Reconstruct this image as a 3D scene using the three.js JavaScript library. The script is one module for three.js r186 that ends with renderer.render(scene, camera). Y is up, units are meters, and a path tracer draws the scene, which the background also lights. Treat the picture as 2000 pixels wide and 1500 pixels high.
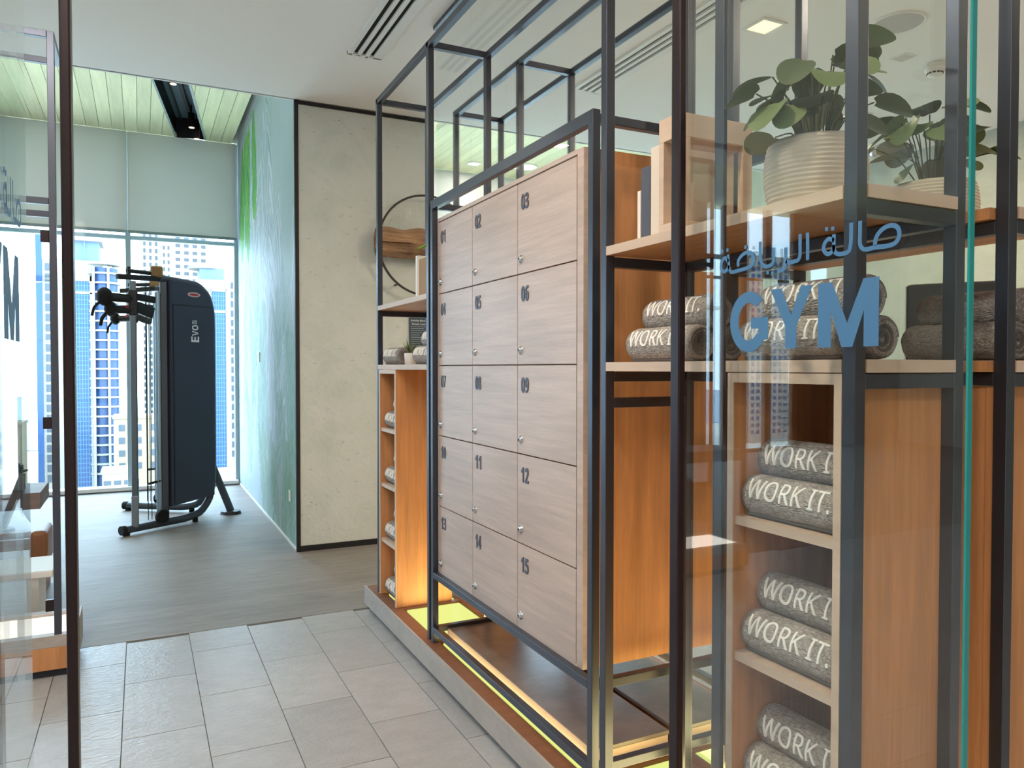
import * as THREE from 'three';
import { mergeGeometries } from 'three/addons/utils/BufferGeometryUtils.js';
import { RoundedBoxGeometry } from 'three/addons/geometries/RoundedBoxGeometry.js';
import { TextGeometry } from 'three/addons/geometries/TextGeometry.js';
import { FontLoader } from 'three/addons/loaders/FontLoader.js';
import { TessellateModifier } from 'three/addons/modifiers/TessellateModifier.js';
import { RectAreaLightUniformsLib } from 'three/addons/lights/RectAreaLightUniformsLib.js';

// ---------------------------------------------------------------- camera, sky, sun, exposure
// x right, y up; d = distance along the corridor axis (world z = -d)
const scene = new THREE.Scene();
const camera = new THREE.PerspectiveCamera(2 * Math.atan(750 / 1480) * 180 / Math.PI, 4 / 3, 0.05, 2000);
camera.rotation.order = 'YXZ';
camera.position.set(0, 1.45, 0);
camera.rotation.set(-Math.atan(32 / 1480), -26.1 * Math.PI / 180, 0);
const SKY = 8.0;
scene.background = new THREE.Color().setRGB(0.66 * SKY, 0.87 * SKY, 1.1 * SKY);
const sun = new THREE.DirectionalLight(0xfff4e2, 0.8);
sun.position.set(60, 110, 120); sun.target.position.set(0, 0, -200); sun.castShadow = true;
Object.assign(sun.shadow.camera, { left: -250, right: 250, top: 250, bottom: -250, far: 900 });
scene.add(sun, sun.target);
const renderer = new THREE.WebGLRenderer({ antialias: true });
renderer.toneMapping = THREE.LinearToneMapping;
renderer.toneMappingExposure = 1.32;
renderer.shadowMap.enabled = true;
RectAreaLightUniformsLib.init();

// ---------------------------------------------------------------- helpers
let seed = 7;
const rnd = (a = 0, b = 1) => { seed = (seed * 1664525 + 1013904223) >>> 0; return a + (b - a) * seed / 4294967296; };
const V = (x, y, d) => new THREE.Vector3(x, y, -d);
const names = new Map();
const numbered = (n) => { const k = names.get(n) ?? 0; names.set(n, k + 1); return k ? n + '_' + String(k).padStart(3, '0') : n; };
function clean(g) {
  const r = g.index ? g.toNonIndexed() : g.clone();
  for (const k of Object.keys(r.attributes)) if (!['position', 'normal', 'uv'].includes(k)) r.deleteAttribute(k);
  return r;
}
function metreUV(g) {             // planar uv in metres, v along height on upright faces
  g = g.index ? g.toNonIndexed() : g;
  const p = g.attributes.position, n = g.attributes.normal, uv = new Float32Array(p.count * 2);
  for (let i = 0; i < p.count; i++) {
    const ax = Math.abs(n.getX(i)), ay = Math.abs(n.getY(i)), az = Math.abs(n.getZ(i));
    const x = p.getX(i), y = p.getY(i), z = p.getZ(i);
    if (ay >= ax && ay >= az) { uv[2 * i] = x; uv[2 * i + 1] = z; } else if (ax >= az) { uv[2 * i] = z; uv[2 * i + 1] = y; } else { uv[2 * i] = x; uv[2 * i + 1] = y; }
  }
  g.setAttribute('uv', new THREE.BufferAttribute(uv, 2));
  return g;
}
function box(x0, x1, y0, y1, d0, d1, bevel = 0) {
  const w = x1 - x0, h = y1 - y0, l = d1 - d0;
  const g = bevel ? new RoundedBoxGeometry(w, h, l, 1, Math.min(bevel, w / 2.1, h / 2.1, l / 2.1)) : new THREE.BoxGeometry(w, h, l);
  g.translate((x0 + x1) / 2, (y0 + y1) / 2, -(d0 + d1) / 2);
  return metreUV(g);
}
const tube = (pts, r, seg = 24, rad = 8, closed = false) => new THREE.TubeGeometry(new THREE.CatmullRomCurve3(pts, closed, 'catmullrom', 0.3), seg, r, rad, closed);
function rod(a, b, r, rad = 10) {
  const len = a.distanceTo(b), g = new THREE.CylinderGeometry(r, r, len, rad);
  g.applyQuaternion(new THREE.Quaternion().setFromUnitVectors(new THREE.Vector3(0, 1, 0), b.clone().sub(a).normalize()));
  return g.translate((a.x + b.x) / 2, (a.y + b.y) / 2, (a.z + b.z) / 2);
}
function bar(a, b, w, h) {         // rectangular bar between two points, h upright
  const len = a.distanceTo(b), g = new RoundedBoxGeometry(w, h, len, 1, Math.min(w, h) * 0.18);
  const m = new THREE.Matrix4().lookAt(a, b, Math.abs(b.y - a.y) > len * 0.95 ? new THREE.Vector3(1, 0, 0) : new THREE.Vector3(0, 1, 0));
  g.applyMatrix4(m).translate((a.x + b.x) / 2, (a.y + b.y) / 2, (a.z + b.z) / 2);
  return metreUV(g);
}
function obj(name, geoms, mat, parent) {
  const list = (Array.isArray(geoms) ? geoms : [geoms]).map(clean);
  const m = new THREE.Mesh(list.length > 1 ? mergeGeometries(list) : list[0], mat);
  m.castShadow = m.receiveShadow = true;
  m.name = parent ? name : numbered(name);
  (parent ?? scene).add(m);
  return m;
}
function thing(name, label, category, group, pos) {
  const o = new THREE.Group(); o.name = numbered(name); scene.add(o);
  o.userData = { label, category }; if (group) o.userData.group = group;
  if (pos) o.position.copy(pos);
  return o;
}
function tag(o, label, category, group) { o.userData = { label, category }; if (group) o.userData.group = group; return o; }
function setting(name, label, category) {
  const o = new THREE.Group(); o.name = name; scene.add(o); o.userData = { kind: 'structure', label, category }; return o;
}
function dup(root, label, pos, turn) {
  const r = root.clone(); r.name = numbered(root.name.replace(/_\d{3}$/, '')); scene.add(r);
  r.userData = { ...root.userData, label };
  if (pos) r.position.copy(pos); if (turn !== undefined) r.rotation.y = turn;
  return r;
}

// ---------------------------------------------------------------- procedural textures
const hash = (x, y, s) => { let h = Math.imul(x, 374761393) + Math.imul(y, 668265263) + Math.imul(s, 1442695041); h = Math.imul(h ^ (h >>> 13), 1274126177); return ((h ^ (h >>> 16)) >>> 0) / 4294967296; };
function noise(u, v, nx, ny, s) {  // value noise, periodic over 0..1
  const x = u * nx, y = v * ny, xi = Math.floor(x), yi = Math.floor(y), fx = x - xi, fy = y - yi;
  const sx = fx * fx * (3 - 2 * fx), sy = fy * fy * (3 - 2 * fy), w = (a, n) => ((a % n) + n) % n;
  const a = hash(w(xi, nx), w(yi, ny), s), b = hash(w(xi + 1, nx), w(yi, ny), s), c = hash(w(xi, nx), w(yi + 1, ny), s), e = hash(w(xi + 1, nx), w(yi + 1, ny), s);
  return a + (b - a) * sx + (c - a) * sy + (a - b - c + e) * sx * sy;
}
function tex(size, fn, repeat = 1, srgb = true) {
  const data = new Uint8Array(size * size * 4);
  for (let j = 0; j < size; j++) for (let i = 0; i < size; i++) {
    const c = fn(i / size, j / size), o = (j * size + i) * 4;
    for (let k = 0; k < 3; k++) data[o + k] = Math.max(0, Math.min(255, c[k] ?? c[0]));
    data[o + 3] = 255;
  }
  const t = new THREE.DataTexture(data, size, size);
  t.wrapS = t.wrapT = THREE.RepeatWrapping; t.magFilter = THREE.LinearFilter; t.minFilter = THREE.LinearMipmapLinearFilter;
  if (srgb) t.colorSpace = THREE.SRGBColorSpace;
  t.repeat.set(repeat, repeat); t.needsUpdate = true;
  return t;
}
const tone = (c, k) => c.map((v) => v * k);
const grain = (base, across, seedN, amt, horizontal) => (u, v) => {
  if (horizontal) [u, v] = [v, u];
  const n = 0.45 * noise(u, v, across, 3, seedN) + 0.35 * noise(u, v, across * 3, 6, seedN + 1) + 0.2 * noise(u, v, across * 6, 24, seedN + 2);
  return tone(base, 1 + amt * (n - 0.5) + 0.5 * amt * (noise(u, v, 4, 2, seedN + 3) - 0.5));
};
const std = (color, roughness = 0.6, metalness = 0, more = {}) => new THREE.MeshStandardMaterial({ color, roughness, metalness, ...more });
const phys = (o) => new THREE.MeshPhysicalMaterial(o);
const M = {
  frame: std(0x4e515c, 0.33, 0.75),
  bronze: std(0x2c2024, 0.35, 0.5),
  sideWood: std(0xffffff, 0.5, 0, { map: tex(512, grain([196, 136, 88], 40, 11, 0.22, false), 1) }),
  doorWood: std(0xffffff, 0.42, 0, { map: tex(512, grain([188, 168, 158], 46, 21, 0.17, true), 1.4) }),
  edgeWood: std(0xffffff, 0.5, 0, { map: tex(256, grain([205, 180, 160], 40, 31, 0.12, true), 1) }),
  darkWood: std(0xffffff, 0.5, 0, { map: tex(256, grain([128, 84, 62], 40, 41, 0.25, true), 1) }),
  gap: std(0x15110f, 0.9),
  white: std(0xe8e6e2, 0.6),
  ceiling: std(0xf2eee8, 0.9, 0, { bumpMap: tex(256, (u, v) => [128 + 90 * (noise(u, v, 60, 60, 3) - 0.5)], 0.6, false), bumpScale: 0.0006 }),
  chrome: std(0xc9ccd0, 0.2, 1),
  steel: std(0x8f99a3, 0.32, 0.85),
  black: std(0x191a1e, 0.5),
  rubber: std(0x121214, 0.85),
  glass: phys({ color: 0xfcfefd, roughness: 0, transmission: 1, thickness: 0, ior: 1.5 }),
  window: phys({ color: 0xf4fbfb, roughness: 0, transmission: 1, thickness: 0, ior: 1.45 }),
  glassEdge: phys({ color: 0x2fa7a8, roughness: 0.15, transmission: 0.35, thickness: 0, ior: 1.5 }),
  vinylBlue: std(0x41719c, 0.6, 0, { side: THREE.DoubleSide }),
};
const stoneTex = (base, s, amt) => (u, v) => {
  const n = 0.5 * noise(u, v, 8, 14, s) + 0.3 * noise(u, v, 30, 60, s + 1) + 0.2 * noise(u, v, 90, 160, s + 2);
  return tone(base, 1 + amt * (n - 0.5));
};
const tileBump = tex(512, (u, v) => [255 * (0.55 * noise(u, v, 26, 60, 51) + 0.45 * noise(u, v, 80, 170, 52))], 1.6, false);
M.tiles = [0, 1, 2, 3].map((i) => std(0xffffff, 0.38, 0, { map: tex(256, stoneTex(tone([172, 172, 174], 1 + 0.02 * (i - 1.5)), 61 + 9 * i, 0.11), 1.7), bumpMap: tileBump, bumpScale: 0.0022 }));
M.grout = std(0x6d6a68, 0.9);
M.vinylFloor = std(0xffffff, 0.58, 0, {
  map: tex(1024, (u, v) => {
    const plank = Math.floor(v * 8), k = hash(plank, 3, 5), n = 0.5 * noise(u, v, 10, 64, 71) + 0.3 * noise(u, v, 30, 180, 72) + 0.2 * noise(u, v, 6, 5, 73);
    return tone([134, 126, 121], (1 + 0.2 * (n - 0.5) + 0.05 * (k - 0.5)) * ((v * 8) % 1 < 0.012 ? 0.9 : 1));
  }, 0.7), bumpMap: tex(512, (u, v) => [255 * (0.6 * noise(u, v, 14, 90, 74) + 0.4 * noise(u, v, 50, 200, 75))], 0.9, false), bumpScale: 0.0012,
});
M.plinth = std(0xffffff, 0.5, 0, { map: tex(256, stoneTex([172, 164, 158], 81, 0.16), 1) });
M.board = std(0xffffff, 0.32, 0, { map: tex(256, stoneTex([128, 118, 112], 91, 0.25), 1) });
M.woodCeil = [0, 1, 2].map((i) => std(0xffffff, 0.6, 0, { map: tex(256, grain(tone([240, 235, 192], 1 + 0.025 * (i - 1)), 26, 101 + 7 * i, 0.12, false), 0.7) }));
M.blind = phys({ color: 0xcfcdc8, roughness: 1, transmission: 0.3, thickness: 0 });
M.sage = std(0xffffff, 0.85, 0, { map: tex(256, stoneTex([176, 182, 170], 111, 0.1), 0.6) });
M.plaster = std(0xffffff, 0.85, 0, {
  map: (() => {
    const c = document.createElement('canvas'); c.width = c.height = 1024; const g = c.getContext('2d');
    g.fillStyle = 'rgb(214,218,212)'; g.fillRect(0, 0, 1024, 1024);
    for (let i = 0; i < 260; i++) { g.fillStyle = `rgba(${rnd() < 0.5 ? '222,225,220' : '184,190,186'},0.10)`; g.beginPath(); g.ellipse(rnd(0, 1024), rnd(0, 1024), rnd(20, 110), rnd(12, 60), rnd(0, 3), 0, 7); g.fill(); }
    for (let i = 0; i < 300; i++) { g.strokeStyle = `rgba(${rnd() < 0.7 ? '118,118,110' : '238,238,232'},${rnd(0.25, 0.75)})`; g.lineWidth = rnd(0.8, 2.2); const x = rnd(0, 1024), y = rnd(0, 1024), a = rnd(-0.5, 0.5), l = rnd(4, 17); g.beginPath(); g.moveTo(x, y); g.quadraticCurveTo(x + l * 0.5 * Math.cos(a), y + l * 0.5 * Math.sin(a) + rnd(-3, 3), x + l * Math.cos(a), y + l * Math.sin(a)); g.stroke(); }
    const t = new THREE.CanvasTexture(c); t.wrapS = t.wrapT = THREE.RepeatWrapping; t.colorSpace = THREE.SRGBColorSpace; t.repeat.set(0.55, 0.55); return t;
  })(), bumpMap: tex(512, (u, v) => [255 * (0.6 * noise(u, v, 24, 24, 121) + 0.4 * noise(u, v, 90, 90, 122))], 0.55, false), bumpScale: 0.004,
});
M.towel = std(0xffffff, 0.95, 0, {
  map: tex(256, (u, v) => tone([168, 161, 157], 0.86 + 0.34 * noise(u, v, 90, 90, 131) + 0.12 * noise(u, v, 30, 30, 132) - 0.1), 6),
  bumpMap: tex(256, (u, v) => [255 * noise(u, v, 100, 100, 133)], 6, false), bumpScale: 0.004,
});
M.thread = std(0xf1efec, 0.8);
M.lamp = (r, g, b) => new THREE.MeshStandardMaterial({ color: 0x202020, emissive: new THREE.Color().setRGB(r, g, b), roughness: 0.6 });
const WARM = [1.0, 0.93, 0.84], LED = [1.0, 0.76, 0.32], AMBER = [1.0, 0.80, 0.56];
M.downlight = M.lamp(1.3, 1.1, 0.62);
M.ledPanel = M.lamp(0.6, 0.66, 0.19);
function rectLight(color, intensity, w, h, pos, look) {
  const l = new THREE.RectAreaLight(new THREE.Color().setRGB(...color), intensity, w, h);
  l.position.copy(pos); l.lookAt(look); scene.add(l); return l;
}

// ---------------------------------------------------------------- room shell
const HC = 3.53, HW = 4.2, DW = 10.0, DS = 6.07, XL = -11, XR = 6.7, DB = -4;
{ // tiled floor: a bed with single tiles, joints recessed
  const f = setting('floor', 'grey stone tile floor laid in running bond', 'floor');
  obj('grout_bed', box(XL, XR, -0.14, -0.004, DB, 4.47), M.grout, f);
  const pw = 0.302, pl = 0.577, g = box(-pw / 2 + 0.0015, pw / 2 - 0.0015, -0.012, 0, -pl / 2 + 0.0015, pl / 2 - 0.0015, 0.0012);
  let count = 0;
  for (let c = -8; c < 21; c++) {
    const x = -0.08 + pw * (c + 0.5), off = c % 2 ? 0 : 0.289;
    for (let r = 0; r < 9; r++) {
      let d0 = 3.575 + 0.577 + off - pl * r, d1 = d0 + pl;
      d1 = Math.min(d1, 4.468); if (d1 - d0 < 0.03 || d1 < 0.3) continue;
      if (x > 1.4 && x < 1.9 && d1 > 1.2) continue;
      let gg = g;
      if (d1 - d0 < pl - 0.001) gg = box(-pw / 2 + 0.0015, pw / 2 - 0.0015, -0.012, 0, -(d1 - d0) / 2 + 0.0015, (d1 - d0) / 2 - 0.0015, 0.0012);
      const m = obj('tile', gg, M.tiles[Math.floor(hash(c + 40, r + 9, 1) * 4)], f); m.position.set(x, 0, -(d0 + d1) / 2); count++;
    }
  }
  const back = obj('tile_field', box(XL, XR, -0.012, -0.0005, DB, 0.25), M.tiles[1], f);
  obj('tile_field', box(XL, -0.08 - 8 * pw, -0.012, -0.0005, 0.25, 4.468), M.tiles[2], f);
  const gym = setting('floor_gym', 'grey brown wood look vinyl floor of the gym', 'floor');
  obj('vinyl_floor', box(XL, XR, -0.14, 0, 4.472, 10.3), M.vinylFloor, gym);
}
{ // flat ceiling over the entrance, raised timber ceiling along the windows
  const c = setting('ceiling', 'flat off-white ceiling over the entrance', 'ceiling');
  obj('ceiling_board', box(XL, XR, HC, HC + 0.12, DB, DS), M.ceiling, c);
  obj('fascia', box(XL, XR, HC, HW + 0.1, DS - 0.02, DS + 0.02), M.ceiling, c);
  const w = setting('ceiling_timber', 'raised pale timber plank ceiling along the windows', 'ceiling');
  obj('backing', box(XL, XR, HW + 0.26, HW + 0.36, DS, 10.4), M.woodCeil[1], w);
  const dr = (x) => 8.07 + (x - 0.455) / 0.146, dl = (x) => 8.07 + (x - 0.135) / 0.146, cl = (v) => Math.max(DS + 0.02, Math.min(10.3, v));
  const slab = (a, b, m) => { // plank piece with corners a=[x0,x1,near0,near1], far edges
    const s = new THREE.Shape([new THREE.Vector2(a[0], a[2]), new THREE.Vector2(a[1], a[3]), new THREE.Vector2(a[1], b[1]), new THREE.Vector2(a[0], b[0])]);
    const g = new THREE.ExtrudeGeometry(s, { depth: 0.03, bevelEnabled: false }); g.rotateX(-Math.PI / 2); g.translate(0, HW, 0);
    obj('plank', metreUV(g), m, w);
  };
  let i = 0;
  for (let x = -3.0; x < XR; x += 0.13) {
    const x0 = x + 0.0022, x1 = Math.min(x + 0.1278, XR); i++;
    if (x1 > 1.12 && x0 < 2.2) continue;
    const m = M.woodCeil[Math.floor(hash(i, 7, 2) * 3)];
    const n0 = cl(dr(x0)), n1 = cl(dr(x1)), f0 = cl(dl(x0)), f1 = cl(dl(x1)), A = DS + 0.02, B = 10.3;
    if (x1 < -0.2 || x0 > 0.85) { slab([x0, x1, A, A], [B, B], m); continue; }
    if (n0 > A + 0.01 || n1 > A + 0.01) slab([x0, x1, A, A], [n0, n1], m);
    if (f0 < B - 0.01 || f1 < B - 0.01) slab([x0, x1, f0, f1], [B, B], m);
  }
  const rest = obj('plank_field', box(XL, -3.0, HW, HW + 0.03, DS + 0.02, 10.3), M.woodCeil[1], w);
  // slanting recess with spotlights
  const t = thing('lighting_trough', 'dark slanted ceiling recess with track spotlights in the timber ceiling', 'light recess');
  const A = [0.295 - 0.146 * 1.95, 6.12], B = [0.295 + 0.146 * 1.83, 9.9], dirx = B[0] - A[0], dird = B[1] - A[1], L = Math.hypot(dirx, dird), nx = dird / L, nd = -dirx / L;
  const P = (s, k, y) => V(A[0] + dirx * k + nx * s, y, A[1] + dird * k + nd * s);
  obj('recess_top', bar(P(0, 0, HW + 0.235), P(0, 1, HW + 0.235), 0.36, 0.02), std(0x54626c, 0.6), t);
  for (const s of [-0.163, 0.163]) { obj('recess_side', bar(P(s, 0, HW + 0.11), P(s, 1, HW + 0.11), 0.012, 0.24), M.black, t); obj('trim_edge', bar(P(s, 0, HW - 0.004), P(s, 1, HW - 0.004), 0.022, 0.012), std(0xb9c2c4, 0.5), t); }
  obj('recess_end', bar(P(-0.16, 0.997, HW + 0.11), P(0.16, 0.997, HW + 0.11), 0.012, 0.24), M.black, t);
  obj('track_rail', bar(P(0.02, 0, HW + 0.2), P(0.02, 1, HW + 0.2), 0.04, 0.04), M.black, t);
  obj('track_rail', bar(P(-0.1, 0, HW + 0.21), P(-0.1, 1, HW + 0.21), 0.02, 0.02), M.black, t);
  for (const [s, k, y, nm] of [[0.0, 0.44, 4.3, 'front spotlight'], [0.02, 0.5, 4.17, 'second'], [0.06, 0.86, 4.17, ''], [0.1, 0.9, 4.09, '']]) {
    const p = P(s, k, y), sp = obj('spotlight', [rod(p, p.clone().setY(y + 0.16), 0.036, 18), rod(p.clone().setY(y + 0.15), p.clone().setY(HW + 0.22), 0.008)], M.bronze, t);
    obj('lens', rod(p.clone().setY(y - 0.004), p.clone().setY(y + 0.002), 0.03, 18), M.lamp(1.3, 1.1, 0.8), sp);
    const l = new THREE.SpotLight(new THREE.Color().setRGB(...WARM), 4, 8, 0.4, 0.6); l.position.copy(p).setY(y - 0.02); l.target.position.copy(p).setY(0); l.castShadow = true; l.shadow.radius = 1.5; scene.add(l, l.target);
  }
}
{ // outer walls
  const mk = (n, label, g, m) => obj('wall_board', g, m, setting(n, label, 'wall'));
  mk('wall_back', 'off-white lobby wall behind the entrance', box(XL, XR, 0, HC + 0.1, DB - 0.15, DB), M.ceiling);
  mk('wall_left', 'far left off-white gym wall', box(XL - 0.15, XL, 0, HW + 0.3, DB, 10.3), M.ceiling);
  mk('wall_right', 'sage plaster wall at the far right of the reception', box(XR, XR + 0.15, 0, HW + 0.3, DB, 10.3), M.sage);
}
// wall block between corridor and reception: plaster end face, mural on its corridor side
{
  const w = setting('wall_plaster', 'grey plaster wall with scattered flecks and black edge trims', 'wall');
  obj('wall_board', box(1.1, 2.21, 0, HW + 0.26, DS, 10.25), M.plaster, w);
  const e = 0.006;
  obj('corner_trim', box(1.088, 1.118, 0, HC, DS - 0.012, DS + 0.02), M.black, w);
  obj('base_trim', box(1.1, 2.21, 0, 0.045, DS - 0.012, DS), M.black, w);
  obj('top_trim', box(1.1, 2.21, HC - 0.03, HC - 0.004, DS - 0.008, DS), M.black, w);
  // mural print
  const W = 1024, c = document.createElement('canvas'); c.width = c.height = W; const g = c.getContext('2d');
  g.fillStyle = 'rgb(166,180,186)'; g.fillRect(0, 0, W, W);
  for (let i = 0; i < 60; i++) { g.fillStyle = `rgba(${['206,214,226', '160,186,190', '190,196,212', '150,190,182'][i % 4]},0.14)`; g.beginPath(); g.ellipse(rnd(0, W), rnd(0, W), rnd(40, 160), rnd(100, 320), rnd(-0.4, 0.4), 0, 7); g.fill(); }
  const frond = (x, y, len, ang, bend, colA, wid, n) => { // a feather shaped palm leaf, rib then leaflets
    for (let k = 0; k < n; k++) {
      const t = k / n, a = ang + bend * t, px = x + Math.cos(ang + bend * t * 0.5) * len * t, py = y + Math.sin(ang + bend * t * 0.5) * len * t;
      for (const s of [-1, 1]) {
        const b = a + s * (0.75 - 0.4 * t), l = wid * Math.sin(Math.PI * (0.12 + 0.85 * t)) * rnd(0.8, 1.15);
        g.strokeStyle = colA[Math.floor(rnd(0, colA.length))]; g.lineWidth = rnd(3, 9);
        g.beginPath(); g.moveTo(px, py); g.quadraticCurveTo(px + Math.cos(b) * l * 0.55, py + Math.sin(b) * l * 0.45, px + Math.cos(b) * l, py + Math.sin(b) * l + l * 0.22); g.stroke();
      }
    }
  };
  const pale = ['rgba(214,220,228,0.6)', 'rgba(190,202,210,0.55)', 'rgba(124,150,158,0.5)', 'rgba(160,170,192,0.5)'];
  const mid = ['rgba(116,156,140,0.45)', 'rgba(98,140,124,0.4)', 'rgba(156,184,176,0.45)'], green = ['rgba(100,186,70,0.75)', 'rgba(70,160,76,0.7)', 'rgba(140,206,96,0.7)', 'rgba(52,128,80,0.65)'];
  for (let i = 0; i < 26; i++) frond(rnd(-50, W + 50), rnd(-100, W * 0.5), rnd(380, 700), rnd(1.2, 1.95), rnd(-0.5, 0.5), pale, rnd(90, 180), 60);
  for (let i = 0; i < 16; i++) frond(rnd(W * 0.1, W), rnd(W * 0.75, W * 1.05), rnd(260, 420), rnd(-1.9, -1.2), rnd(-0.6, 0.6), mid, rnd(60, 120), 46);
  for (let i = 0; i < 10; i++) frond(rnd(W * 0.45, W), W * 1.02, rnd(160, 330), rnd(-2, -1.2), rnd(-0.5, 0.5), ['rgba(96,136,104,0.35)', 'rgba(120,156,116,0.35)'], rnd(60, 110), 40);
  for (const [x, y, l, a, b] of [[300, 10, 330, 1.75, 0.25], [230, 20, 300, 1.95, 0.3], [390, 0, 280, 1.45, 0.1], [150, 40, 320, 1.8, -0.3], [260, 20, 360, 1.6, -0.1]]) frond(x, y, l, a, b, green, 85, 64);
  const t = new THREE.CanvasTexture(c); t.colorSpace = THREE.SRGBColorSpace;
  const mg = new THREE.PlaneGeometry(10.0 - DS, HW); mg.rotateY(-Math.PI / 2); mg.translate(1.098, HW / 2, -(10.0 + DS) / 2);
  obj('mural', mg, std(0xffffff, 0.55, 0, { map: t }), w).userData = { label: 'pale blue grey palm leaf mural print' };
  obj('base_trim', box(1.09, 1.1, 0, 0.02, DS, 10), M.white, w);
  const sw = tag(obj('light_switch', [box(1.088, 1.098, 1.51, 1.605, 8.1, 8.19, 0.003), box(1.085, 1.089, 1.53, 1.585, 8.125, 8.165, 0.001)], M.white), 'small white switch plate on the palm mural', 'switch');
  tag(obj('wall_socket', [box(1.088, 1.098, 0.35, 0.44, 6.36, 6.42, 0.003), box(1.0865, 1.0885, 0.375, 0.415, 6.375, 6.405)], M.white), 'white wall socket low on the mural near the corner', 'socket');
  // notice panel fixed to the plaster wall
  const n = document.createElement('canvas'); n.width = 256; n.height = 512; const q = n.getContext('2d');
  q.fillStyle = 'rgb(62,78,90)'; q.fillRect(0, 0, 256, 512); q.fillStyle = 'rgb(214,222,226)'; q.font = 'bold 30px sans-serif';
  q.fillText('Activity Mind', 18, 62); q.fillText('Fitness Center', 30, 104); q.fillRect(14, 124, 228, 3);
  q.fillStyle = 'rgba(190,204,212,0.75)'; for (let i = 0; i < 13; i++) q.fillRect(18, 142 + i * 26, i % 4 === 3 ? 120 : rnd(170, 220), i % 4 ? 5 : 8);
  const nt = new THREE.CanvasTexture(n); nt.colorSpace = THREE.SRGBColorSpace;
  const s = thing('notice_panel', 'slate blue notice panel with white lines of text on the plaster wall', 'sign');
  obj('panel', box(2.015, 2.185, 1.52, 1.88, DS - 0.012, DS - 0.001, 0.002), std(0x3e4e5a, 0.5), s);
  const pg = new THREE.PlaneGeometry(0.168, 0.358); pg.translate(2.1, 1.7, -(DS - 0.0135)); obj('print', pg, std(0xffffff, 0.5, 0, { map: nt }), s);
}
// window wall
{
  const mull = std(0x9fb2ba, 0.45, 0.3), bay = 1.2;
  let n = 0;
  const one = (x0, x1, narrow) => {
    n++; const w = setting('window_' + n, 'tall window bay with slim grey mullion', 'window');
    obj('mullion', [box(x1 - 0.028, x1 + 0.028, 0, HW, 9.97, 10.09, 0.004)], mull, w);
    obj('sill', box(x0, x1, 0.012, 0.055, 9.9, 10.1, 0.004), M.white, w);
    obj('transom', box(x0, x1, 2.955, 3.0, 9.99, 10.07), mull, w);
    obj('pane', box(x0, x1, 0.05, HW, 10.03, 10.04), M.window, w);
    if (narrow) return;
    const b = thing('roller_blind', n === 1 ? 'grey roller blind next to the palm mural, half lowered' : n === 2 ? 'half lowered grey roller blind left of the one beside the mural' : x0 > 2 ? 'half lowered grey roller blind behind the shelving on the reception side' : 'half lowered grey roller blind further left along the gym windows', 'blind', 'roller blinds along the windows');
    obj('fabric', box(x0 + 0.004, x1 - 0.004, 3.05, HW - 0.002, 9.93, 9.933), M.blind, b);
    obj('bottom_bar', box(x0 + 0.004, x1 - 0.004, 3.02, 3.052, 9.922, 9.942, 0.004), std(0x7d8d92, 0.5), b);
  };
  for (let i = 0; i < 5; i++) one(1.08 - bay * (i + 1), 1.08 - bay * i);
  for (const [a, b] of [[-6.55, -6.15], [-7.5, -6.95], [-8.15, -7.6]]) one(a, b, 1);  // narrow bays out of view, placed for their reflection in the glass door
  for (let i = 0; i < 4; i++) one(2.23 + 1.115 * i, 2.23 + 1.115 * (i + 1));
  const b = obj('wall_board', [box(XL - 0.15, -8.15, 0, HW + 0.3, 9.99, 10.08), box(-7.6, -7.5, 0, HW + 0.3, 9.99, 10.08), box(-6.95, -6.55, 0, HW + 0.3, 9.99, 10.08), box(-6.15, 1.08 - 5 * bay - 0.02, 0, HW + 0.3, 9.99, 10.08)], M.darkWood, setting('wall_front', 'unseen brown wood clad piers at the far left, placed for the glass door reflection', 'wall'));  // piers out of view, dark bands between the windows reflected in the door
  obj('lintel', box(XL, XR, HW + 0.03, HW + 0.4, 10.0, 10.35), M.ceiling, b.parent);
}

// ---------------------------------------------------------------- ceiling fittings
function slotVent(x0, x1, d0, d1, label) {
  const v = thing('slot_diffuser', label, 'air vent', 'linear slot diffusers');
  obj('backing', box(x0 + 0.012, x1 - 0.012, HC - 0.004, HC, d0 + 0.02, d1 - 0.02), M.gap, v);
  const w = x1 - x0, y0 = HC - 0.018;
  for (const [a, b] of [[0, 0.14], [0.27, 0.38], [0.5, 0.62], [0.74, 1]]) obj('blade', box(x0 + w * a, x0 + w * b, y0, HC, d0, d1, 0.002), M.white, v);
  for (const d of [d0, d1 - 0.025]) obj('end_cap', box(x0, x1, y0, HC, d, d + 0.025, 0.002), M.white, v);
}
slotVent(1.24, 1.47, 0.6, 5.0, 'long white slot diffuser in the ceiling left of the shelving frames');
slotVent(2.9, 3.13, 0.6, 4.9, 'long white slot diffuser in the ceiling over the reception side');
function squareDownlight(x, d, label, power = 450, color = WARM, s = 0.15) {
  const t = thing('square_downlight', label, 'downlight', 'square recessed downlights', V(x, HC, d));
  obj('rim', [box(-s / 2 - 0.02, s / 2 + 0.02, -0.008, 0, -s / 2 - 0.02, -s / 2), box(-s / 2 - 0.02, s / 2 + 0.02, -0.008, 0, s / 2, s / 2 + 0.02), box(-s / 2 - 0.02, -s / 2, -0.008, 0, -s / 2, s / 2), box(s / 2, s / 2 + 0.02, -0.008, 0, -s / 2, s / 2)], M.white, t);
  obj('diffuser', box(-s / 2, s / 2, -0.004, -0.001, -s / 2, s / 2), M.downlight, t);
  rectLight(color, power, s, s, V(x, HC - 0.012, d), V(x, 0, d));
}
squareDownlight(3.43, 3.51, 'lit square downlight above the woven planters', 420, AMBER);
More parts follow.
